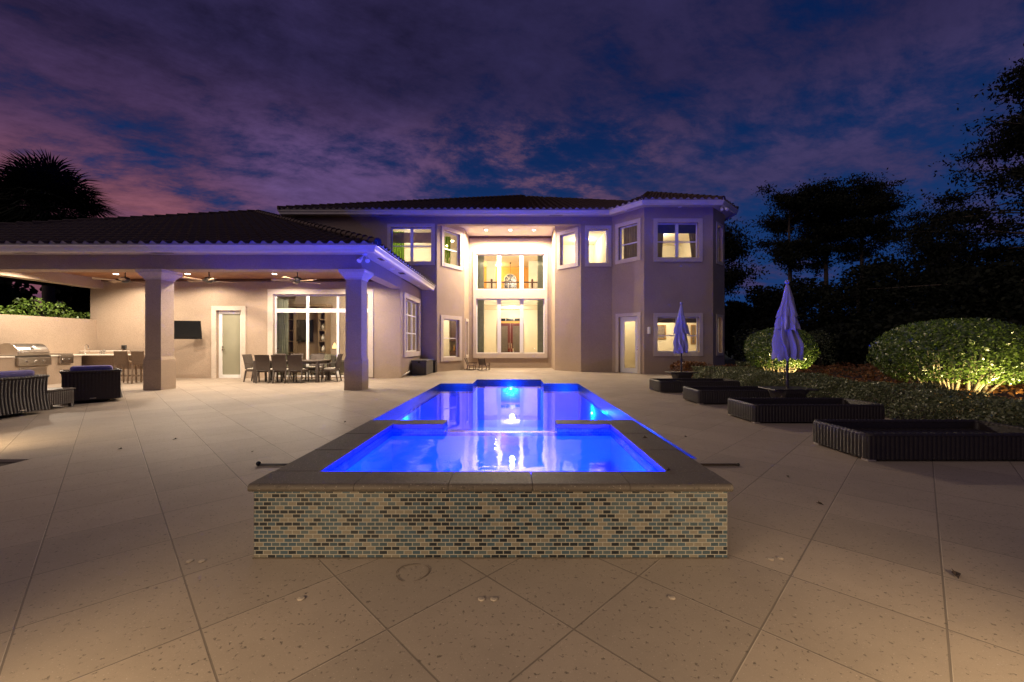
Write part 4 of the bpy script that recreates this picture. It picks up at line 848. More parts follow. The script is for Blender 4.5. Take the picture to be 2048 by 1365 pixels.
# wall television, shoes, storage box, pipe
t = thing('wall_television', 'black flat television on a swing arm beside the left column', 'television', (-12.2, 15.6, 1.9))
MB().box(-.50, .50, -.03, .03, -.36, .33).xf(Matrix.Translation((-12.28, 15.2, 1.85)) @ Matrix.Rotation(R(14), 4, 'Z') @ Matrix.Rotation(R(9), 4, 'X')).build('case', M['black'], t, bevel=.01)
MB().box(-.465, .465, -.034, -.031, -.29, .30).xf(Matrix.Translation((-12.28, 15.2, 1.85)) @ Matrix.Rotation(R(14), 4, 'Z') @ Matrix.Rotation(R(9), 4, 'X')).build('screen', M['screen'], t)
m = MB(); m.bar((-12.28, 15.23, 1.85), (-12.1, 15.45, 1.85), .05, .08); m.bar((-12.1, 15.45, 1.85), (-12.28, 15.63, 1.85), .05, .08); m.box(-12.42, -12.14, 15.60, 15.637, 1.65, 2.05); m.build('wall_arm', M['darkmetal'], t)
for i, (px, w_) in enumerate(((378, 'left'), (389, 'middle'), (404, 'right'))):
    x, y, _ = G(px, 754.5); t = thing('shoe', '%s one of the three dark shoes by the patio wall' % w_, 'shoe', (x, y, 0), 'shoes by the wall'); a = [.5, -.4, .1][i]
    f = lambda mb: mb.xf(Matrix.Translation((x, y, 0)) @ Matrix.Rotation(a, 4, 'Z'))
    m = MB(); m.prism([(-.14, -.035), (.05, -.05), (.14, -.02), (.14, .03), (.05, .05), (-.14, .035)], 0, .02); f(m).build('sole', M['palecush'], t); m = MB(); m.hexa([(-.13, -.032, .021), (.13, -.02, .021), (.13, .03, .021), (-.13, .032, .021), (-.13, -.025, .075), (.06, -.02, .05), (.06, .02, .05), (-.13, .025, .075)]); f(m).build('upper', M['black'], t, bevel=.01)
t = thing('storage_box', 'dark grey lidded storage box under the side window', 'box', (-3.95, 17.7, 0)); MB().box(-4.33, -3.71, 17.05, 18.45, .02, .56).build('body', M['grey'], t, bevel=.012); MB().box(-4.35, -3.69, 17.03, 18.47, .565, .63).build('lid', M['grey'], t, bevel=.015)
m = MB(); 
for x in (-4.2, -3.84): m.box(x - .015, x + .015, 17.038, 17.048, .06, .54)
m.build('ribs', M['grey'], t); MB().box(-4.07, -3.97, 17.01, 17.029, .50, .60).build('latch', M['black'], t)
x, y, _ = G(801, 756); tag(MB().tube([(x + .03, y + .04, .05), (-4.34, 17.0, .20)], .03, 8).build('drain_pipe', M['gutter'], None, True), 'pale pipe lying between the house corner and the storage box', 'pipe')
t = thing('pool_equipment', 'small dark unit standing behind the storage box', 'unit', (-3.7, 18.8, 0)); MB().box(-3.95, -3.62, 18.55, 18.95, 0, .5).build('case', M['darkmetal'], t, bevel=.02); MB().lathe([(.08, .0), (.08, .05)], (-3.72, 18.75, .5), 10).build('cap', M['black'], t)
# child size rocking chairs
def rocker():
    t = thing('rocking_chair', 'x', 'rocking chair', (0, 0, 0), 'small rocking chairs'); W = M['wood_dark']     # faces +x
    for y in (-.2, .2):
        MB().tube([(-.32, y, .05), (-.12, y, .012), (.12, y, .012), (.30, y, .05)], .016, 6).build('rocker', W, t); m = MB(); m.bar((.17, y, .02), (.20, y, .36), .03, .03); m.bar((-.16, y, .02), (-.14, y, .22), .03, .03); m.build('legs', W, t); MB().bar((-.20, y, .36), (.26, y, .37), .05, .02).build('armrest', W, t)
    MB().box(-.17, .2, -.18, .18, .21, .235).build('seat', W, t); m = MB()
    for y in (-.17, .17): m.bar((-.15, y, .22), (-.30, y, .60), .03, .025)
    m.build('back_frame', W, t); m = MB(); m.bar((-.165, 0, .27), (-.295, 0, .57), .30, .012, (1, 0, .3)); m.build('back_panel', M['curtain_dark'], t)
    return t
rk = rocker(); rk.location = (cx(943, 20.6), 20.5, 0); rk.rotation_euler.z = R(-8); rk['label'] = 'small wooden rocking chair seen from the side beside the tall window'
r2 = copy_tree(rk); r2.location = (cx(968, 20.4), 20.4, 0); r2.rotation_euler.z = R(68); r2['label'] = 'small wooden rocking chair with its back to the pool'

# outdoor kitchen along the low wall
t = thing('garden_wall', 'low stucco wall behind the outdoor kitchen', 'wall', (-16.1, 12, 0)); MB().box(-16.24, -16.04, 6.0, 15.637, 0, 2.245).build('wall', M['stucco'], t); 
t = thing('outdoor_counter', 'stucco kitchen counter with a pale stone top along the low wall', 'counter', (-15.5, 12, 0))
m = MB(); m.box(-16.03, -15.10, 9.5, 14.2, 0, .90); m.box(-16.03, -12.75, 14.45, 15.0, 0, .90); m.box(-16.03, -14.5, 15.0, 15.2, 0, 1.03); m.build('base', M['stucco'], t)
m = MB(); m.box(-16.03, -15.06, 9.5, 12.28, .901, .945); m.box(-16.03, -15.06, 13.23, 14.199, .901, .945); m.box(-16.03, -12.6, 14.2, 14.998, .903, .947); m.box(-16.03, -14.45, 15.0, 15.3, 1.031, 1.07); m.build('countertop', M['counter'], t, bevel=.008)
gy0, gy1, gx = 12.32, 13.20, -15.03
t = thing('gas_grill', 'stainless gas grill with a rounded hood built into the counter', 'grill', (-15.4, 12.76, .9))
m = MB(); arc = [(gx - .02, .95)] + [(-15.42 + .38 * math.cos(a), .98 + .36 * math.sin(a)) for a in [k * math.pi / 14 for k in range(1, 14)]] + [(-15.80, .95)]; n = len(arc)
i0 = len(m.v); m.v += [(x, gy0 + .02, z) for x, z in arc] + [(x, gy1 - .02, z) for x, z in arc]
m.f += [tuple(range(n))[::-1], tuple(range(n, 2 * n))] + [(k, (k + 1) % n, n + (k + 1) % n, n + k) for k in range(n)]; m.mi = [0] * len(m.f); m.build('hood', M['steel'], t, bevel=.01)
MB().box(-15.82, gx - .01, gy0, gy1, .90, .949).build('firebox', M['steeldark'], t); MB().box(gx - .08, gx + .02, gy0, gy1, .64, .898).build('control_panel', M['steel'], t, bevel=.008)
for y in (12.55, 12.78, 13.0): MB().tube([(gx + .02, y, .77), (gx + .06, y, .77)], [.038, .032], 12).build('knob', M['steel'], t)
m = MB(); m.tube([(gx - .04, gy0 + .1, 1.06), (gx + .03, gy0 + .1, 1.06)], .012, 6); m.tube([(gx - .04, gy1 - .1, 1.06), (gx + .03, gy1 - .1, 1.06)], .012, 6); m.tube([(gx + .03, gy0 + .06, 1.06), (gx + .03, gy1 - .06, 1.06)], .016, 8); m.build('handle', M['steel'], t); MB().tube([(gx - .085, 12.78, 1.20), (gx - .055, 12.78, 1.22)], .045, 14).build('thermometer', M['white'], t)
t = thing('cabinet_door', 'stainless access door in the counter under the grill', 'door', (gx, 12.8, .3)); MB().box(-15.098, -15.07, 12.40, 13.12, .08, .58).build('panel', M['steel'], t, bevel=.006); m = MB(); m.tube([(-15.06, 12.5, .45), (-15.03, 12.5, .45), (-15.03, 12.5, .3), (-15.06, 12.5, .3)], .01, 6); m.build('handle', M['steel'], t)
t = thing('side_burner', 'small stainless side burner right of the grill', 'burner', (-15.2, 13.66, .9)); MB().box(-15.6, -15.02, 13.46, 13.86, .948, 1.0).build('lid', M['steel'], t, bevel=.01); MB().box(-15.12, -15.01, 13.46, 13.86, .66, .946).build('control_panel', M['steel'], t, bevel=.008)
for y in (13.58, 13.74): MB().tube([(-15.01, y, .8), (-14.975, y, .8)], [.034, .03], 12).build('knob', M['steel'], t)
t = thing('faucet', 'tall arched chrome faucet on the outdoor counter', 'faucet', (-15.2, 14.4, .947)); MB().tube([(-15.3, 14.5, .947), (-15.3, 14.5, 1.17), (-15.27, 14.48, 1.25), (-15.18, 14.44, 1.29), (-15.08, 14.4, 1.25), (-15.05, 14.38, 1.14)], .015, 8).build('spout', M['steel'], t, True); MB().lathe([(.035, 0), (.03, .05), (.02, .07)], (-15.3, 14.5, .947), 12).tube([(-15.3, 14.5, 1.02), (-15.22, 14.6, 1.05)], .009, 6).build('base', M['steel'], t, True)
for i, (x, h) in enumerate(((-15.0, .12), (-14.88, .16))): tag(MB().lathe([(.03, 0), (.042, h), (.038, h), (.028, .01)], (x, 14.75, .947), 12).build('drinking_glass', M['glass'], None, True), ('short' if i == 0 else 'tall') + ' clear glass on the outdoor counter beside the faucet', 'glass', 'glasses on the counter')
t = thing('wall_outlet', 'grey outlet box on the wall above the bar', 'outlet', (-15.0, 15.6, 1.25)); MB().box(-15.06, -14.90, 15.58, 15.637, 1.12, 1.27).build('box', M['grey'], t, bevel=.01); MB().box(-15.04, -14.92, 15.568, 15.579, 1.14, 1.25).build('cover', M['black'], t)
def stool():
    t = thing('bar_stool', 'x', 'stool', (0, 0, 0), 'bar stools'); W = M['rattan']          # faces +y
    m = MB(); m.hexa([(-.20, -.20, .62), (.20, -.20, .62), (.20, -.16, .62), (-.20, -.16, .62), (-.19, -.27, 1.08), (.19, -.27, 1.08), (.19, -.24, 1.08), (-.19, -.24, 1.08)]); m.build('backrest', W, t, bevel=.01)
    MB().box(-.21, .21, -.20, .22, .66, .74).build('seat', W, t, bevel=.015)
    for x in (-.18, .18): MB().bar((x, -.23, 0), (x, -.18, .66), .035, .035).build('leg', W, t); MB().bar((x, .21, 0), (x, .19, .66), .035, .035).build('leg', W, t)
    m = MB(); m.bar((-.18, -.21, .25), (.18, -.21, .25), .03, .03); m.bar((-.18, .20, .25), (.18, .20, .25), .03, .03); m.bar((-.18, -.2, .25), (-.18, .2, .25), .03, .03); m.bar((.18, -.2, .25), (.18, .2, .25), .03, .03); m.build('footrest', W, t); return t
s1 = stool(); s1.location = (cx(243, 13.55), 13.7, 0); s1.rotation_euler.z = R(14); s1['label'] = 'left tan bar stool of the two, nearer the grill'
s2 = copy_tree(s1); s2.location = (cx(275, 13.55), 13.75, 0); s2.rotation_euler.z = R(10); s2['label'] = 'right tan bar stool of the two, partly behind the left column'

# woven furniture: corrugated walls round an outline
def rrect(x0, x1, y0, y1, r, k=4):
    out = []
    for cx_, cy_, a0 in ((x1 - r, y0 + r, -90), (x1 - r, y1 - r, 0), (x0 + r, y1 - r, 90), (x0 + r, y0 + r, 180)):
        for j in range(k + 1): a = R(a0 + 90 * j / k); out.append((cx_ + r * math.cos(a), cy_ + r * math.sin(a)))
    return out
def woven(outline, z0, z1, per=.052, amp=.011, flare=lambda z: 0.0, rows=5):
    pts = outline + [outline[0]]; L = [0]
    for i in range(len(pts) - 1): L.append(L[-1] + math.dist(pts[i], pts[i + 1]))
    n = int(L[-1] / per) * 6; m = MB(); ring = []; j = 0
    for k in range(n):
        s = L[-1] * k / n
        while L[j + 1] < s: j += 1
        f = (s - L[j]) / max(L[j + 1] - L[j], 1e-6); dx, dy = pts[j + 1][0] - pts[j][0], pts[j + 1][1] - pts[j][1]; l = math.hypot(dx, dy) or 1
        ring.append((pts[j][0] + dx * f, pts[j][1] + dy * f, dy / l, -dx / l, amp * abs(math.sin(math.pi * k / 6))))
    for r_ in range(rows + 1):
        z = z0 + (z1 - z0) * r_ / rows; fl = flare(r_ / rows)
        for x, y, nx, ny, h in ring: m.v.append((x + nx * (h + fl), y + ny * (h + fl), z))
    for r_ in range(rows):
        for k in range(n): m.f.append((r_ * n + k, r_ * n + (k + 1) % n, (r_ + 1) * n + (k + 1) % n, (r_ + 1) * n + k)); m.mi.append(0)
    m.f.append(tuple(rows * n + k for k in range(n))); m.mi.append(0); return m
def rope(m, pts, r, closed=True):
    pts = [Vector((*p[:2], p[2])) for p in pts]; q = pts + ([pts[0]] if closed else []); dense = []
    for i in range(len(q) - 1):
        l = (q[i + 1] - q[i]).length; n = max(1, int(l / .018))
        for k in range(n): dense.append(q[i] + (q[i + 1] - q[i]) * k / n)
    dense.append(q[-1]); m.tube(dense, [r * (1 + .13 * math.sin(k * 2.2)) for k in range(len(dense))], 6); return m
def lounger():
    t = thing('sun_lounger', 'x', 'sun lounger', (0, 0, 0), 'sun loungers beside the pool'); Wd, Ld, Hd = .86, 2.18, .30      # head at +x
    out = rrect(0, Ld, 0, Wd, .05); body = woven(out, .025, Hd - .02); body.f.pop(); body.mi.pop(); body.build('woven_side', M['wicker'], t, True)
    inn = rrect(.05, Ld - .05, .05, Wd - .05, .04); m = MB()
    for i in range(len(inn)): a, b = inn[i], inn[(i + 1) % len(inn)]; m.face((*b, .2), (*a, .2), (*a, Hd - .02), (*b, Hd - .02))
    m.build('inner_side', M['wicker'], t); m = MB(); m.prism(inn, .17, .20)
    for k in range(20): m.box(.08 + k * .1, .13 + k * .1, .06, Wd - .06, .2005, .207)
    m.build('bed_panel', M['wicker'], t); m = MB(); rope(m, [(x, y, Hd - .012) for x, y in rrect(.02, Ld - .02, .02, Wd - .02, .05)], .030); m.build('rim', M['wicker'], t, True)
    for x in (.06, Ld - .06):
        for y in (.06, Wd - .06): MB().box(x - .05, x + .05, y - .04, y + .04, 0, .024).build('foot', M['palecush'], t)
    return t
lg = lounger(); spots = [(3.95, 4.56, 0, 'nearest wicker sun lounger without cushions, cut by the right edge of the picture'), (3.955, 6.74, 0, 'second nearest wicker sun lounger without cushions'), (3.985, 8.83, 0, 'third wicker sun lounger without cushions, ending behind the umbrella table'), (3.90, 10.98, 0, 'farthest wicker sun lounger without cushions, below the far umbrella')]
for i, (x, y, a, lab) in enumerate(spots):
    o = lg if i == 0 else copy_tree(lg); o.location = (x, y, 0); o.rotation_euler.z = R(a); o['label'] = lab
def club_chair():
    t = thing('club_chair', 'x', 'armchair', (0, 0, 0), 'wicker club chairs')           # back along x at y=0, seat towards +y
    U = [(-.46, 0), (.46, 0), (.46, .82), (.33, .82), (.33, .14), (-.33, .14), (-.33, .82), (-.46, .82)]
    fl = lambda f: .030 * math.sin((1 - f) * 1.2) - .035 * math.sin(f * math.pi)
    b = woven(U, .07, .70, .055, .012, fl, 7); b.build('woven_shell', M['wickerc'], t, True)
    m = MB(); rope(m, [(x, y, .70) for x, y in U], .028); m.build('rim', M['wickerc'], t, True); MB().box(-.325, .325, .16, .80, .08, .34).build('seat_base', M['wickerc'], t)
    MB().box(-.32, .32, .17, .84, .345, .48).build('seat_cushion', M['bluecush'], t, bevel=.05); m = MB(); m.hexa([(-.33, .15, .48), (.33, .15, .48), (.33, .32, .48), (-.33, .32, .48), (-.34, .06, .83), (.34, .06, .83), (.34, .22, .83), (-.34, .22, .83)]); m.build('back_cushion', M['bluecush'], t, bevel=.06)
    MB().lathe([(.30, 0), (.31, .02), (.28, .065)], (0, .42, 0), 24).build('swivel_base', M['darkmetal'], t); MB().box(-.04, .06, -.045, -.02, .10, .115).build('care_tag', M['palecush'], t); return t
cc = club_chair(); cc.location = (-9.44, 9.10, 0); cc.rotation_euler.z = R(48); cc['label'] = 'wicker club chair with a blue back cushion in front of the grill'
c2 = copy_tree(cc); c2.location = (-8.99, 7.40, 0); c2.rotation_euler.z = R(92); c2['label'] = 'wicker club chair with a blue back cushion cut by the left edge of the picture'
t = thing('side_table', 'small square wicker side table between the two club chairs', 'table', (-9.60, 8.38, 0)); woven(rrect(-9.83, -9.33, 8.12, 8.62, .02), .08, .36, .04, .008).build('woven_side', M['wickerb'], t, True); MB().box(-9.85, -9.31, 8.10, 8.64, .362, .395).build('tabletop', M['wickerb'], t, bevel=.008)
for x in (-9.80, -9.36):
    for y in (8.15, 8.59): MB().box(x - .03, x + .03, y - .03, y + .03, 0, .30).build('leg', M['wickerb'], t)
# umbrellas
def umbrella(x, y, H0, H1, lab, seed, w, dark):
    rs = random.Random(seed); t = thing('patio_umbrella', lab, 'umbrella', (x, y, 0), 'closed patio umbrellas'); n = 120; m = MB(); Ht = H1 - H0
    tri = lambda q: abs((q / math.pi) % 2 - 1)
    for (f0, f1, r0, rm, r1, dep, hem) in ((0, .40, .035, .12, .185, .45, .045), (.27, .58, .10, .19, .225, .50, .06), (.44, 1.0, .10, .245, .235, .52, .045)):
        rows = 22; base = len(m.v); ph = [rs.uniform(0, 6.28) for _ in range(10)]; lob = [rs.uniform(.65, 1.25) for _ in range(9)]
        for r_ in range(rows + 1):
            g = r_ / rows; f = f0 + (f1 - f0) * g; am = min(1, .12 + f * 2.6) * (.25 + .75 * min(1, g * 2.2))
            rad = (r0 + (rm - r0) * min(1, g / .62) ** .85 if g < .62 else rm + (r1 - rm) * (g - .62) / .38) * w
            for k in range(n):
                a = 2 * math.pi * k / n; tw = .35 * math.sin(2.6 * f + ph[0]) + .12 * math.sin(9 * f + 2 * a + ph[1])
                p = tri(4 * (a + tw) * 2 + ph[2]); s8 = lob[int(((a + tw) % 6.283) / 6.284 * 8)]
                q = rad * (1 + am * (dep * (p - .62) * s8 + .16 * math.sin(2 * a + ph[3]) + .10 * tri(11 * a + 14 * f + ph[4]) + .08 * tri(17 * a - 23 * f + ph[5]) - .08))
                zz = H1 - Ht * f - hem * am * g * (p * 1.2 * s8 + .5 * math.sin(3 * a + ph[6]) + .35 * tri(9 * a + ph[7]))
                m.v.append((x + q * math.cos(a) + .02 * am * math.sin(5 * f + ph[8]), y + q * math.sin(a), zz))
        for r_ in range(rows):
            for k in range(n): m.f.append((base + r_ * n + k, base + (r_ + 1) * n + k, base + (r_ + 1) * n + (k + 1) % n, base + r_ * n + (k + 1) % n)); m.mi.append(0)
    c = m.build('canopy', M['canopy'], t, False); s = c.modifiers.new('thickness', 'SOLIDIFY'); s.thickness = .005
    MB().tube([(x, y, H1 - Ht * .44), (x, y, H1 - Ht * .47)], .125 * w, 14).build('tie_strap', M['canopy'], t)
    MB().tube([(x, y, .05), (x, y, .62), (x, y, .621), (x, y, H1)], [.030, .030, .022, .022], 10).build('pole', M['darkmetal'], t); MB().ball((x, y, H1 + .06), .045).lathe([(.03, -.03), (.02, .03)], (x, y, H1), 10).build('finial', M['canopy'], t, True)
    MB().tube([(x, y, .78), (x, y, .86)], .032, 10).bar((x, y - .03, .82), (x + .08, y - .08, .82), .015, .015).build('crank', M['darkmetal'], t); return t
umbrella(5.38, 8.05, 1.06, 2.48, 'nearest closed umbrella, tall against the dark trees', 3, .84, False); umbrella(5.17, 12.66, 1.08, 2.52, 'far closed umbrella in front of the lower bay window', 8, .82, True)
for x, y, lab in ((5.38, 8.05, 'wicker umbrella table around the pole of the nearest umbrella'), (5.17, 12.66, 'wicker umbrella table around the pole of the far umbrella')):
    t = thing('umbrella_table', lab, 'table', (x, y, 0), 'umbrella tables'); MB().box(x - .42, x + .42, y - .28, y + .28, .42, .45).build('tabletop', M['wicker'], t, bevel=.008)
    m = woven(rrect(x - .20, x + .20, y - .20, y + .20, .03), .02, .418, .04, .007, lambda f: .12 * (f * f) - .04 + .05 * (1 - f) ** 2); m.build('woven_base', M['wicker'], t, True)
# ------------------------------------------------------------------ planting
def limbs(m, base, tops, r0, r1=.02, bend=.15, n=5):
    b = Vector(base)
    for tp in tops:
        q = Vector(tp); k1 = Vector((random.uniform(-1, 1), random.uniform(-1, 1), 0)) * bend * (q - b).length; m.tube([b + (q - b) * (j / n) + k1 * math.sin(math.pi * j / n) for j in range(n + 1)], [r0 + (r1 - r0) * j / n for j in range(n + 1)], 6)
def topiary(x, y, rx, ry, z0, z1, lab, n, mult, lights):
    t = thing('topiary_shrub', lab, 'shrub', (x, y, 0), 'clipped round shrubs'); zc, rz_ = (z0 + z1) / 2, (z1 - z0) / 2
    p, d = shell((x, y, zc), (rx, ry, rz_), n, .12, -.80, 2.12); bump = 1 + .05 * np.sin(p[:, 0] * 7 + p[:, 1] * 5) * np.sin(p[:, 2] * 8 + p[:, 1] * 3); p = (p - [x, y, zc]) * bump[:, None] + [x, y, zc]
    p2, d2 = shell((x, y, zc), (rx * .84, ry * .84, rz_ * .84), int(n * .55), .25, -.9, 2.35); p, d = np.concatenate([p, p2]), np.concatenate([d, d2])
    leaf_mesh('crown', M['leaf'], p, .062, t, .58, normals=d * .8, tilt=.6)
    m = MB(); 
    for k in range(mult):
        a = 2 * math.pi * k / mult + random.uniform(-.2, .2); bx_, by_ = x + .22 * rx * math.cos(a), y + .22 * ry * math.sin(a)
        limbs(m, (bx_, by_, -.02), [(x + rx * q * math.cos(a + e), y + ry * q * math.sin(a + e), zc + rz_ * h) for q, e, h in ((.7, .0, -.45), (.5, .35, -.1), (.45, -.3, -.2), (.3, .1, .1))], .042, .008, .06)
    m.build('trunk', M['barkpale'], t, True)
    for lx, ly, pw in lights:
        g = thing('ground_spotlight', 'small ground spotlight lighting the ' + lab.split(' ', 1)[1] if False else 'small spotlight in the bed under the ' + ('larger' if rx > 1.3 else 'smaller') + ' round shrub, ' + ('left' if lx < x else 'right') + ' one', 'spotlight', (lx, ly, 0), 'spotlights under the round shrubs'); MB().tube([(lx, ly, 0), (lx, ly, .10)], .012, 6).build('spike', M['black'], g); MB().tube([(lx, ly, .10), (lx + (x - lx) * .1, ly + (y - ly) * .1, .19)], [.03, .045], 10).build('head', M['black'], g)
        lamp('SPOT', (lx, ly, .24), pw, (1, .78, .32), g, .04, (x + (lx - x) * .5, y - .2, zc - .1), 120, .8)
topiary(9.42, 8.75, 1.44, 1.22, .36, 1.86, 'large clipped round shrub at right, lit from below', 9500, 8, ((8.85, 7.35, 300), (9.9, 7.4, 240)))
topiary(8.45, 13.0, 1.0, .95, .42, 1.84, 'smaller clipped round shrub behind the nearest umbrella, lit from below', 7000, 6, ((8.1, 11.9, 170), (8.8, 12.0, 110)))
def boxhedge(pts, w, h, n, lab, mat, size, name='hedge', cat='hedge', kind=None, group='low hedges', stems=True, lean=0.0):
    """leafy hedge along a plan polyline"""
    P_ = [Vector(p) for p in pts]; L = [(P_[i + 1] - P_[i]).length for i in range(len(P_) - 1)]; tot = sum(L); t = thing(name, lab, cat, (P_[0].x, P_[0].y, 0), group); out = []; nr = []
    for _ in range(n):
        s = random.random() * tot; i = 0
        while i < len(L) - 1 and s > L[i]: s -= L[i]; i += 1
        d = (P_[i + 1] - P_[i]) / L[i]; q = P_[i] + d * s; nn = Vector((d.y, -d.x)); a = random.choice((0, 1, 1, 2, 2)) ; hh = h * (1 + .08 * math.sin(q.x * 3 + q.y * 2.3) + .05 * math.sin(q.y * 7 + q.x * 5))
        if a == 0: o, z, nv = random.uniform(-.5, .5), 1 - .22 * random.random() ** 2, (0, 0, 1)
        elif a == 1: o, z, nv = -.5 + .2 * random.random() ** 2, random.random() ** .8, (-nn.x, -nn.y, .2)
        else: o, z, nv = .5 - .2 * random.random() ** 2, random.random() ** .8, (nn.x, nn.y, .2)
        o *= (1 - .25 * max(0, z - .6)); jw = 1 + .12 * math.sin(q.y * 5.1 + z * 4 + q.x * 3); out.append((q.x + nn.x * o * w * jw, q.y + nn.y * o * w * jw, .02 + z * hh)); nr.append(nv)
    leaf_mesh('foliage', M[mat], out, size, t, .6, normals=np.array(nr) * .7, tilt=.6)
    m = MB()
    for k in range(int(tot * 2.2)):
        s = random.random() * tot; i = 0
        while i < len(L) - 1 and s > L[i]: s -= L[i]; i += 1
        q = P_[i] + (P_[i + 1] - P_[i]) * (s / L[i]); limbs(m, (q.x, q.y, 0), [(q.x + random.uniform(-.3, .3) * w, q.y + random.uniform(-.3, .3) * w, h * .85) for _ in range(3)], .014, .004, .05, 2)
    m.build('stems', M['bark'], t); return t
boxhedge([(7.22, 3.2), (7.22, 11.0), (7.05, 15.0)], 1.15, .50, 46000, 'low clipped hedge running behind the sun loungers', 'leafhedge', .044)
boxhedge([(8.2, 14.3), (9.4, 14.6)], 1.2, .62, 3500, 'short rounded hedge left of the smaller round shrub', 'leafhedge', .06)
boxhedge([(6.35, 15.9), (7.4, 16.5)], .8, .55, 1400, 'loose reddish shrub at the far end of the low hedge by the bay', 'leafred', .09)
boxhedge([(12.6, 22.5), (20, 25)], 1.6, 1.9, 6500, 'dark upright hedge behind the smaller round shrub', 'leafhedge', .11)
boxhedge([(-16.75, 8.2), (-16.75, 16.2)], .85, 2.60, 9000, 'bright green leafy hedge behind the low wall of the outdoor kitchen', 'leafbright', .095)
# ground cover: nobody could count it
out = []; nr = []
for _ in range(20000):
    x, y = random.uniform(8.0, 19.0), random.uniform(3.5, 18.5); h = .38 + .07 * math.sin(x * 1.7 + y * 1.1) + .05 * math.sin(x * 4.3 - y * 3.7)
    out.append((x, y, h * (1 - .35 * random.random() ** 2))); nr.append((0, 0, .8))
o = leaf_mesh('ground_cover', M['leafred'], out, .085, None, .6, normals=np.array(nr), tilt=.55); tag(o, 'low reddish brown ground cover between the hedge and the trees', 'ground cover', kind='stuff')

def crown_points(blobs, n, thick=.6):
    vol = [b[3] * b[4] * b[5] for b in blobs]; s = sum(v ** .67 for v in vol); out = []
    for b, v in zip(blobs, vol): p, d = shell(b[:3], b[3:6], max(10, int(n * v ** .67 / s)), thick); out.append(p)
    return np.concatenate(out)
def bushtree(x, y, h, r, lab, n=9000, group='dense dark trees beyond the garden', size=.30, base=.1):
    t = thing('dense_tree', lab, 'tree', (x, y, 0), group); bl = []; rs = random.Random(int(x * 100 + y))
    for _ in range(13):
        a, q, z = rs.uniform(0, 6.28), rs.uniform(.1, .75) * r, rs.uniform(base, .84) * h; s = rs.uniform(.28, .48) * r; bl.append((x + q * math.cos(a), y + q * math.sin(a), min(z, h - s * .8), s, s, s * .8))
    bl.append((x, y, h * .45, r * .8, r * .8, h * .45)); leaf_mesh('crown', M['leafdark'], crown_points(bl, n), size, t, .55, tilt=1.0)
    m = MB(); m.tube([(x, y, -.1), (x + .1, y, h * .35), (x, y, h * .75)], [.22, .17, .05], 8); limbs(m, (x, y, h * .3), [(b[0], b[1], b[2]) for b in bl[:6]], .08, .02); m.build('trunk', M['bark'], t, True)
for i, (px, Y, top, r, w_) in enumerate(((1478, 34, 592, 2.2, 'just right of the house'), (1560, 33, 552, 3.0, 'behind the left cypress trunks'), (1640, 38, 545, 3.6, 'behind the nearest umbrella'), (1715, 34, 515, 3.6, 'below the right side of the tall cypresses'), (1800, 36, 495, 4.0, 'between the cypresses and the big tree at right'), (1880, 30, 500, 3.6, 'behind the left part of the large round shrub'), (1960, 27, 520, 3.4, 'behind the middle of the large round shrub'), (2045, 24, 500, 3.6, 'at the right edge of the picture'), (1530, 26, 640, 2.0, 'low behind the smaller round shrub'), (1690, 25, 640, 2.6, 'low between the two round shrubs'), (1835, 22, 610, 2.6, 'low and near, left of the large round shrub'), (1990, 19, 640, 2.4, 'low and near, right of the large round shrub'))):
    x, _, z = P(px, top, Y); bushtree(x, Y, z, r, 'dense dark tree standing ' + w_)
def cypress(x, y, h, lab, seed, spread=3.4, low=.45, size=.26, dens=1.0, flat=.5, cone=False):
    rs = random.Random(seed); t = thing('bald_cypress', lab, 'tree', (x, y, 0), 'tall open cypress trees'); m = MB(); m.tube([(x, y, -.1), (x + .15, y, h * .4), (x, y, h * .8), (x + .1, y, h * .98)], [.32, .22, .10, .03], 8); pts = []
    for k in range(int(40 * dens)):
        f = low + (1 - low) * rs.random() ** .85; z = f * h; g_ = (f - low) / (1 - low); L = (spread * (.62 + .75 * g_ - .55 * max(0, g_ - .6) / .4) if not cone else spread * (1.1 - .85 * g_)) * rs.uniform(.45, 1.12); a = rs.uniform(0, 6.283)
        e = Vector((x + L * math.cos(a), y + L * math.sin(a), z + rs.uniform(-.3, .9))); m.tube([(x, y, z - .3), ((x + e.x) / 2, (y + e.y) / 2, (z + e.z) / 2 + .15), tuple(e)], [.06, .04, .012], 5)
        for j in range(7):
            s = rs.uniform(.30, 1.05); q = Vector((x, y, z - .3)).lerp(e, s); cr = rs.uniform(.32, .80)
            pp = rng.normal(size=(int(74 * rs.uniform(.6, 1.2)), 3)) * [cr, cr, cr * flat * .8] + [q.x + rs.gauss(0, .15), q.y + rs.gauss(0, .15), q.z]
            pts.append(pp)
            if rs.random() < .55: pts.append(rng.normal(size=(10, 3)) * [.10, .10, .45] + [q.x, q.y, q.z - .55])
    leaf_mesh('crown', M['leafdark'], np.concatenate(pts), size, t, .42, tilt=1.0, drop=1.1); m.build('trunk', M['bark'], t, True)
for i, (px, Y, top, sp, lo, lab, ds) in enumerate(((1578, 42, 392, 3.3, .55, 'tall thin cypress with an open crown, leftmost of the cypress group', .8), (1650, 43, 384, 3.6, .52, 'tall cypress with a broad drooping crown in the middle of the group', 1.25), (1722, 42, 382, 3.6, .5, 'tall cypress with hanging tufts, rightmost of the cypress group', 1.2))):
    x, _, z = P(px, top, Y); cypress(x, Y, z, lab, 20 + i, sp, lo, .27, dens=ds)
x, _, z = P(2130, 120, 24); cypress(x, 24, z, 'big dark tree with drooping branches at the right edge of the picture', 41, 8.6, .22, .25, 2.6, cone=True)
x, _, z = P(1862, 432, 33); cypress(x, 33, z, 'smaller layered tree left of the big tree at the right edge', 44, 2.2, .6, .18, .7)
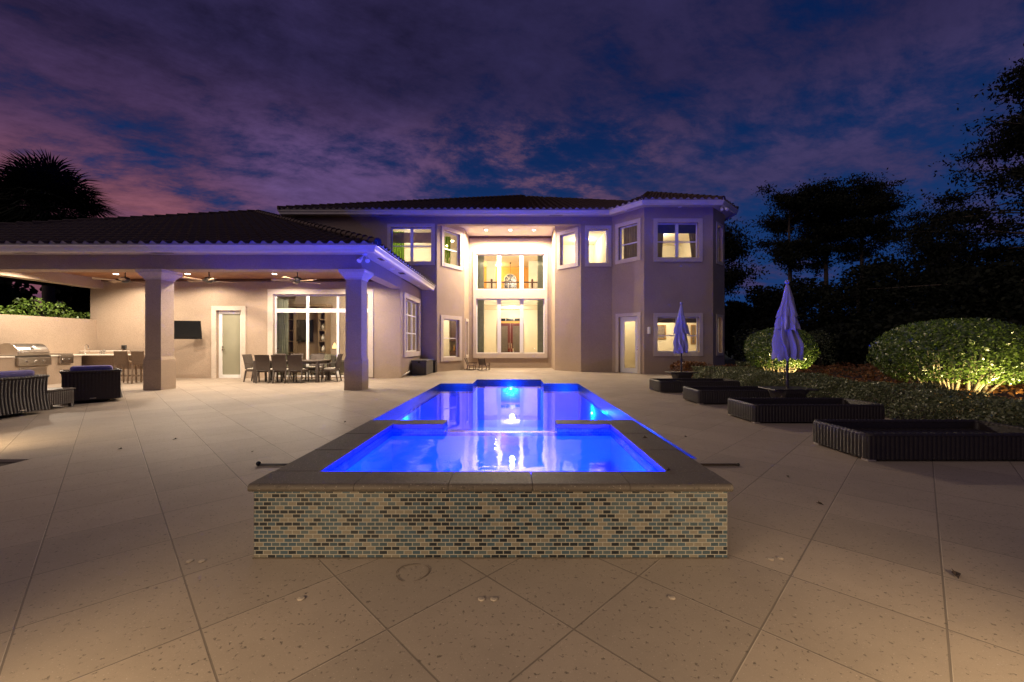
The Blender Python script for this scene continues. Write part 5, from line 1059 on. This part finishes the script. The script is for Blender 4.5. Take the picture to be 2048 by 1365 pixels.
x, _, z = P(1440, 468, 30); cypress(x, 30, z, 'pine with tufted branches showing past the right side of the house', 52, 2.3, .5, .22, .7, .7)
for i, (x, y, h, r, w_) in enumerate(((-27, 20, 5.4, 3.0, 'farthest left'), (-23.5, 23, 5.6, 2.8, 'in the middle'), (-20, 25, 4.9, 2.4, 'nearest the patio wall'), (-30, 14, 6.0, 3.0, 'close to the left edge'), (-19.6, 20, 4.6, 2.2, 'just behind the end of the low wall'), (-21.5, 16, 4.4, 2.0, 'close behind the grill'))): bushtree(x, y, h, r, 'dark tree behind the outdoor kitchen wall, ' + w_, 9000, 'dark trees behind the low wall', .36)
def palm(x, y, zc, rad, lab, seed, nf=150):
    rs = random.Random(seed); t = thing('palm_tree', lab, 'palm tree', (x, y, 0), 'cabbage palms'); v = []; f = []; m = MB(); m.tube([(x + .2, y, -.1), (x + .1, y, zc * .5), (x, y, zc - .3)], [.26, .22, .20], 10)
    for k in range(nf):
        a = rs.uniform(0, 6.283); el = math.asin(rs.uniform(-.70, .98)); d = Vector((math.cos(a) * math.cos(el), math.sin(a) * math.cos(el), math.sin(el))); L = rad * rs.uniform(.30, .52); c = Vector((x, y, zc))
        e = c + d * L + Vector((0, 0, -.10 * L)); m.tube([c, (c + e) / 2 + Vector((0, 0, .08)), e], [.025, .02, .014], 4)
        side = d.cross(Vector((0, 0, 1))); side = side.normalized() if side.length > .05 else Vector((1, 0, 0)); up = side.cross(d)
        nb = 36
        for j in range(nb):
            th = R(-105 + 210 * j / (nb - 1)); bd = (d * math.cos(th) + side * math.sin(th) + up * rs.uniform(-.16, .16)).normalized(); bl = rad * rs.uniform(.40, .52) * (1 - .25 * abs(th) / 1.9); wv = bd.cross(up).normalized() * .030
            p1 = e + bd * bl * .55; p2 = e + bd * bl + Vector((0, 0, -.22 * bl)); i = len(v); v += [tuple(e), tuple(p1 - wv), tuple(p2), tuple(p1 + wv)]; f.append((i, i + 1, i + 2, i + 3))
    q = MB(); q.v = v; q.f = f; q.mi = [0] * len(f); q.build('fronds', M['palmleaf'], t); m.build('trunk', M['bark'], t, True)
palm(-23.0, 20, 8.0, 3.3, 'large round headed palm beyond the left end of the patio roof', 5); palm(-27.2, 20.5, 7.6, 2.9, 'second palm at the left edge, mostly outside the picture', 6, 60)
# assumed lamps out of view, added for the warm light on the deck
def assumed_path_light(x, y, h, power, aim, lab, angle=110):
    t = thing('assumed_path_light', lab, 'path light', (x, y, 0), 'assumed path lights'); MB().tube([(x, y, 0), (x, y, h)], .018, 8).build('post', M['darkmetal'], t); MB().lathe([(.03, .0), (.13, .02), (.12, .05), (.02, .10)], (x, y, h), 16).build('hood', M['darkmetal'], t); lamp('SPOT', (x, y, h - .05), power, (1, .74, .42), t, .05, aim, angle, .9)
assumed_path_light(-7.1, 4.9, .75, 130, (-7.0, 5.3, 0), 'assumed dark path light, out of view in the bed left of the deck', 140)  # no lamp seen here: assumed from a warm patch on the deck
assumed_path_light(-2.0, .08, .85, 430, (-1.4, 1.1, .0), 'assumed dark post light, out of view beside the viewpoint on the left', 98); assumed_path_light(2.1, .08, .85, 470, (1.7, 1.1, .0), 'assumed dark post light, out of view beside the viewpoint on the right', 98)  # unseen pair, assumed: they brighten the foreground deck and the spa wall
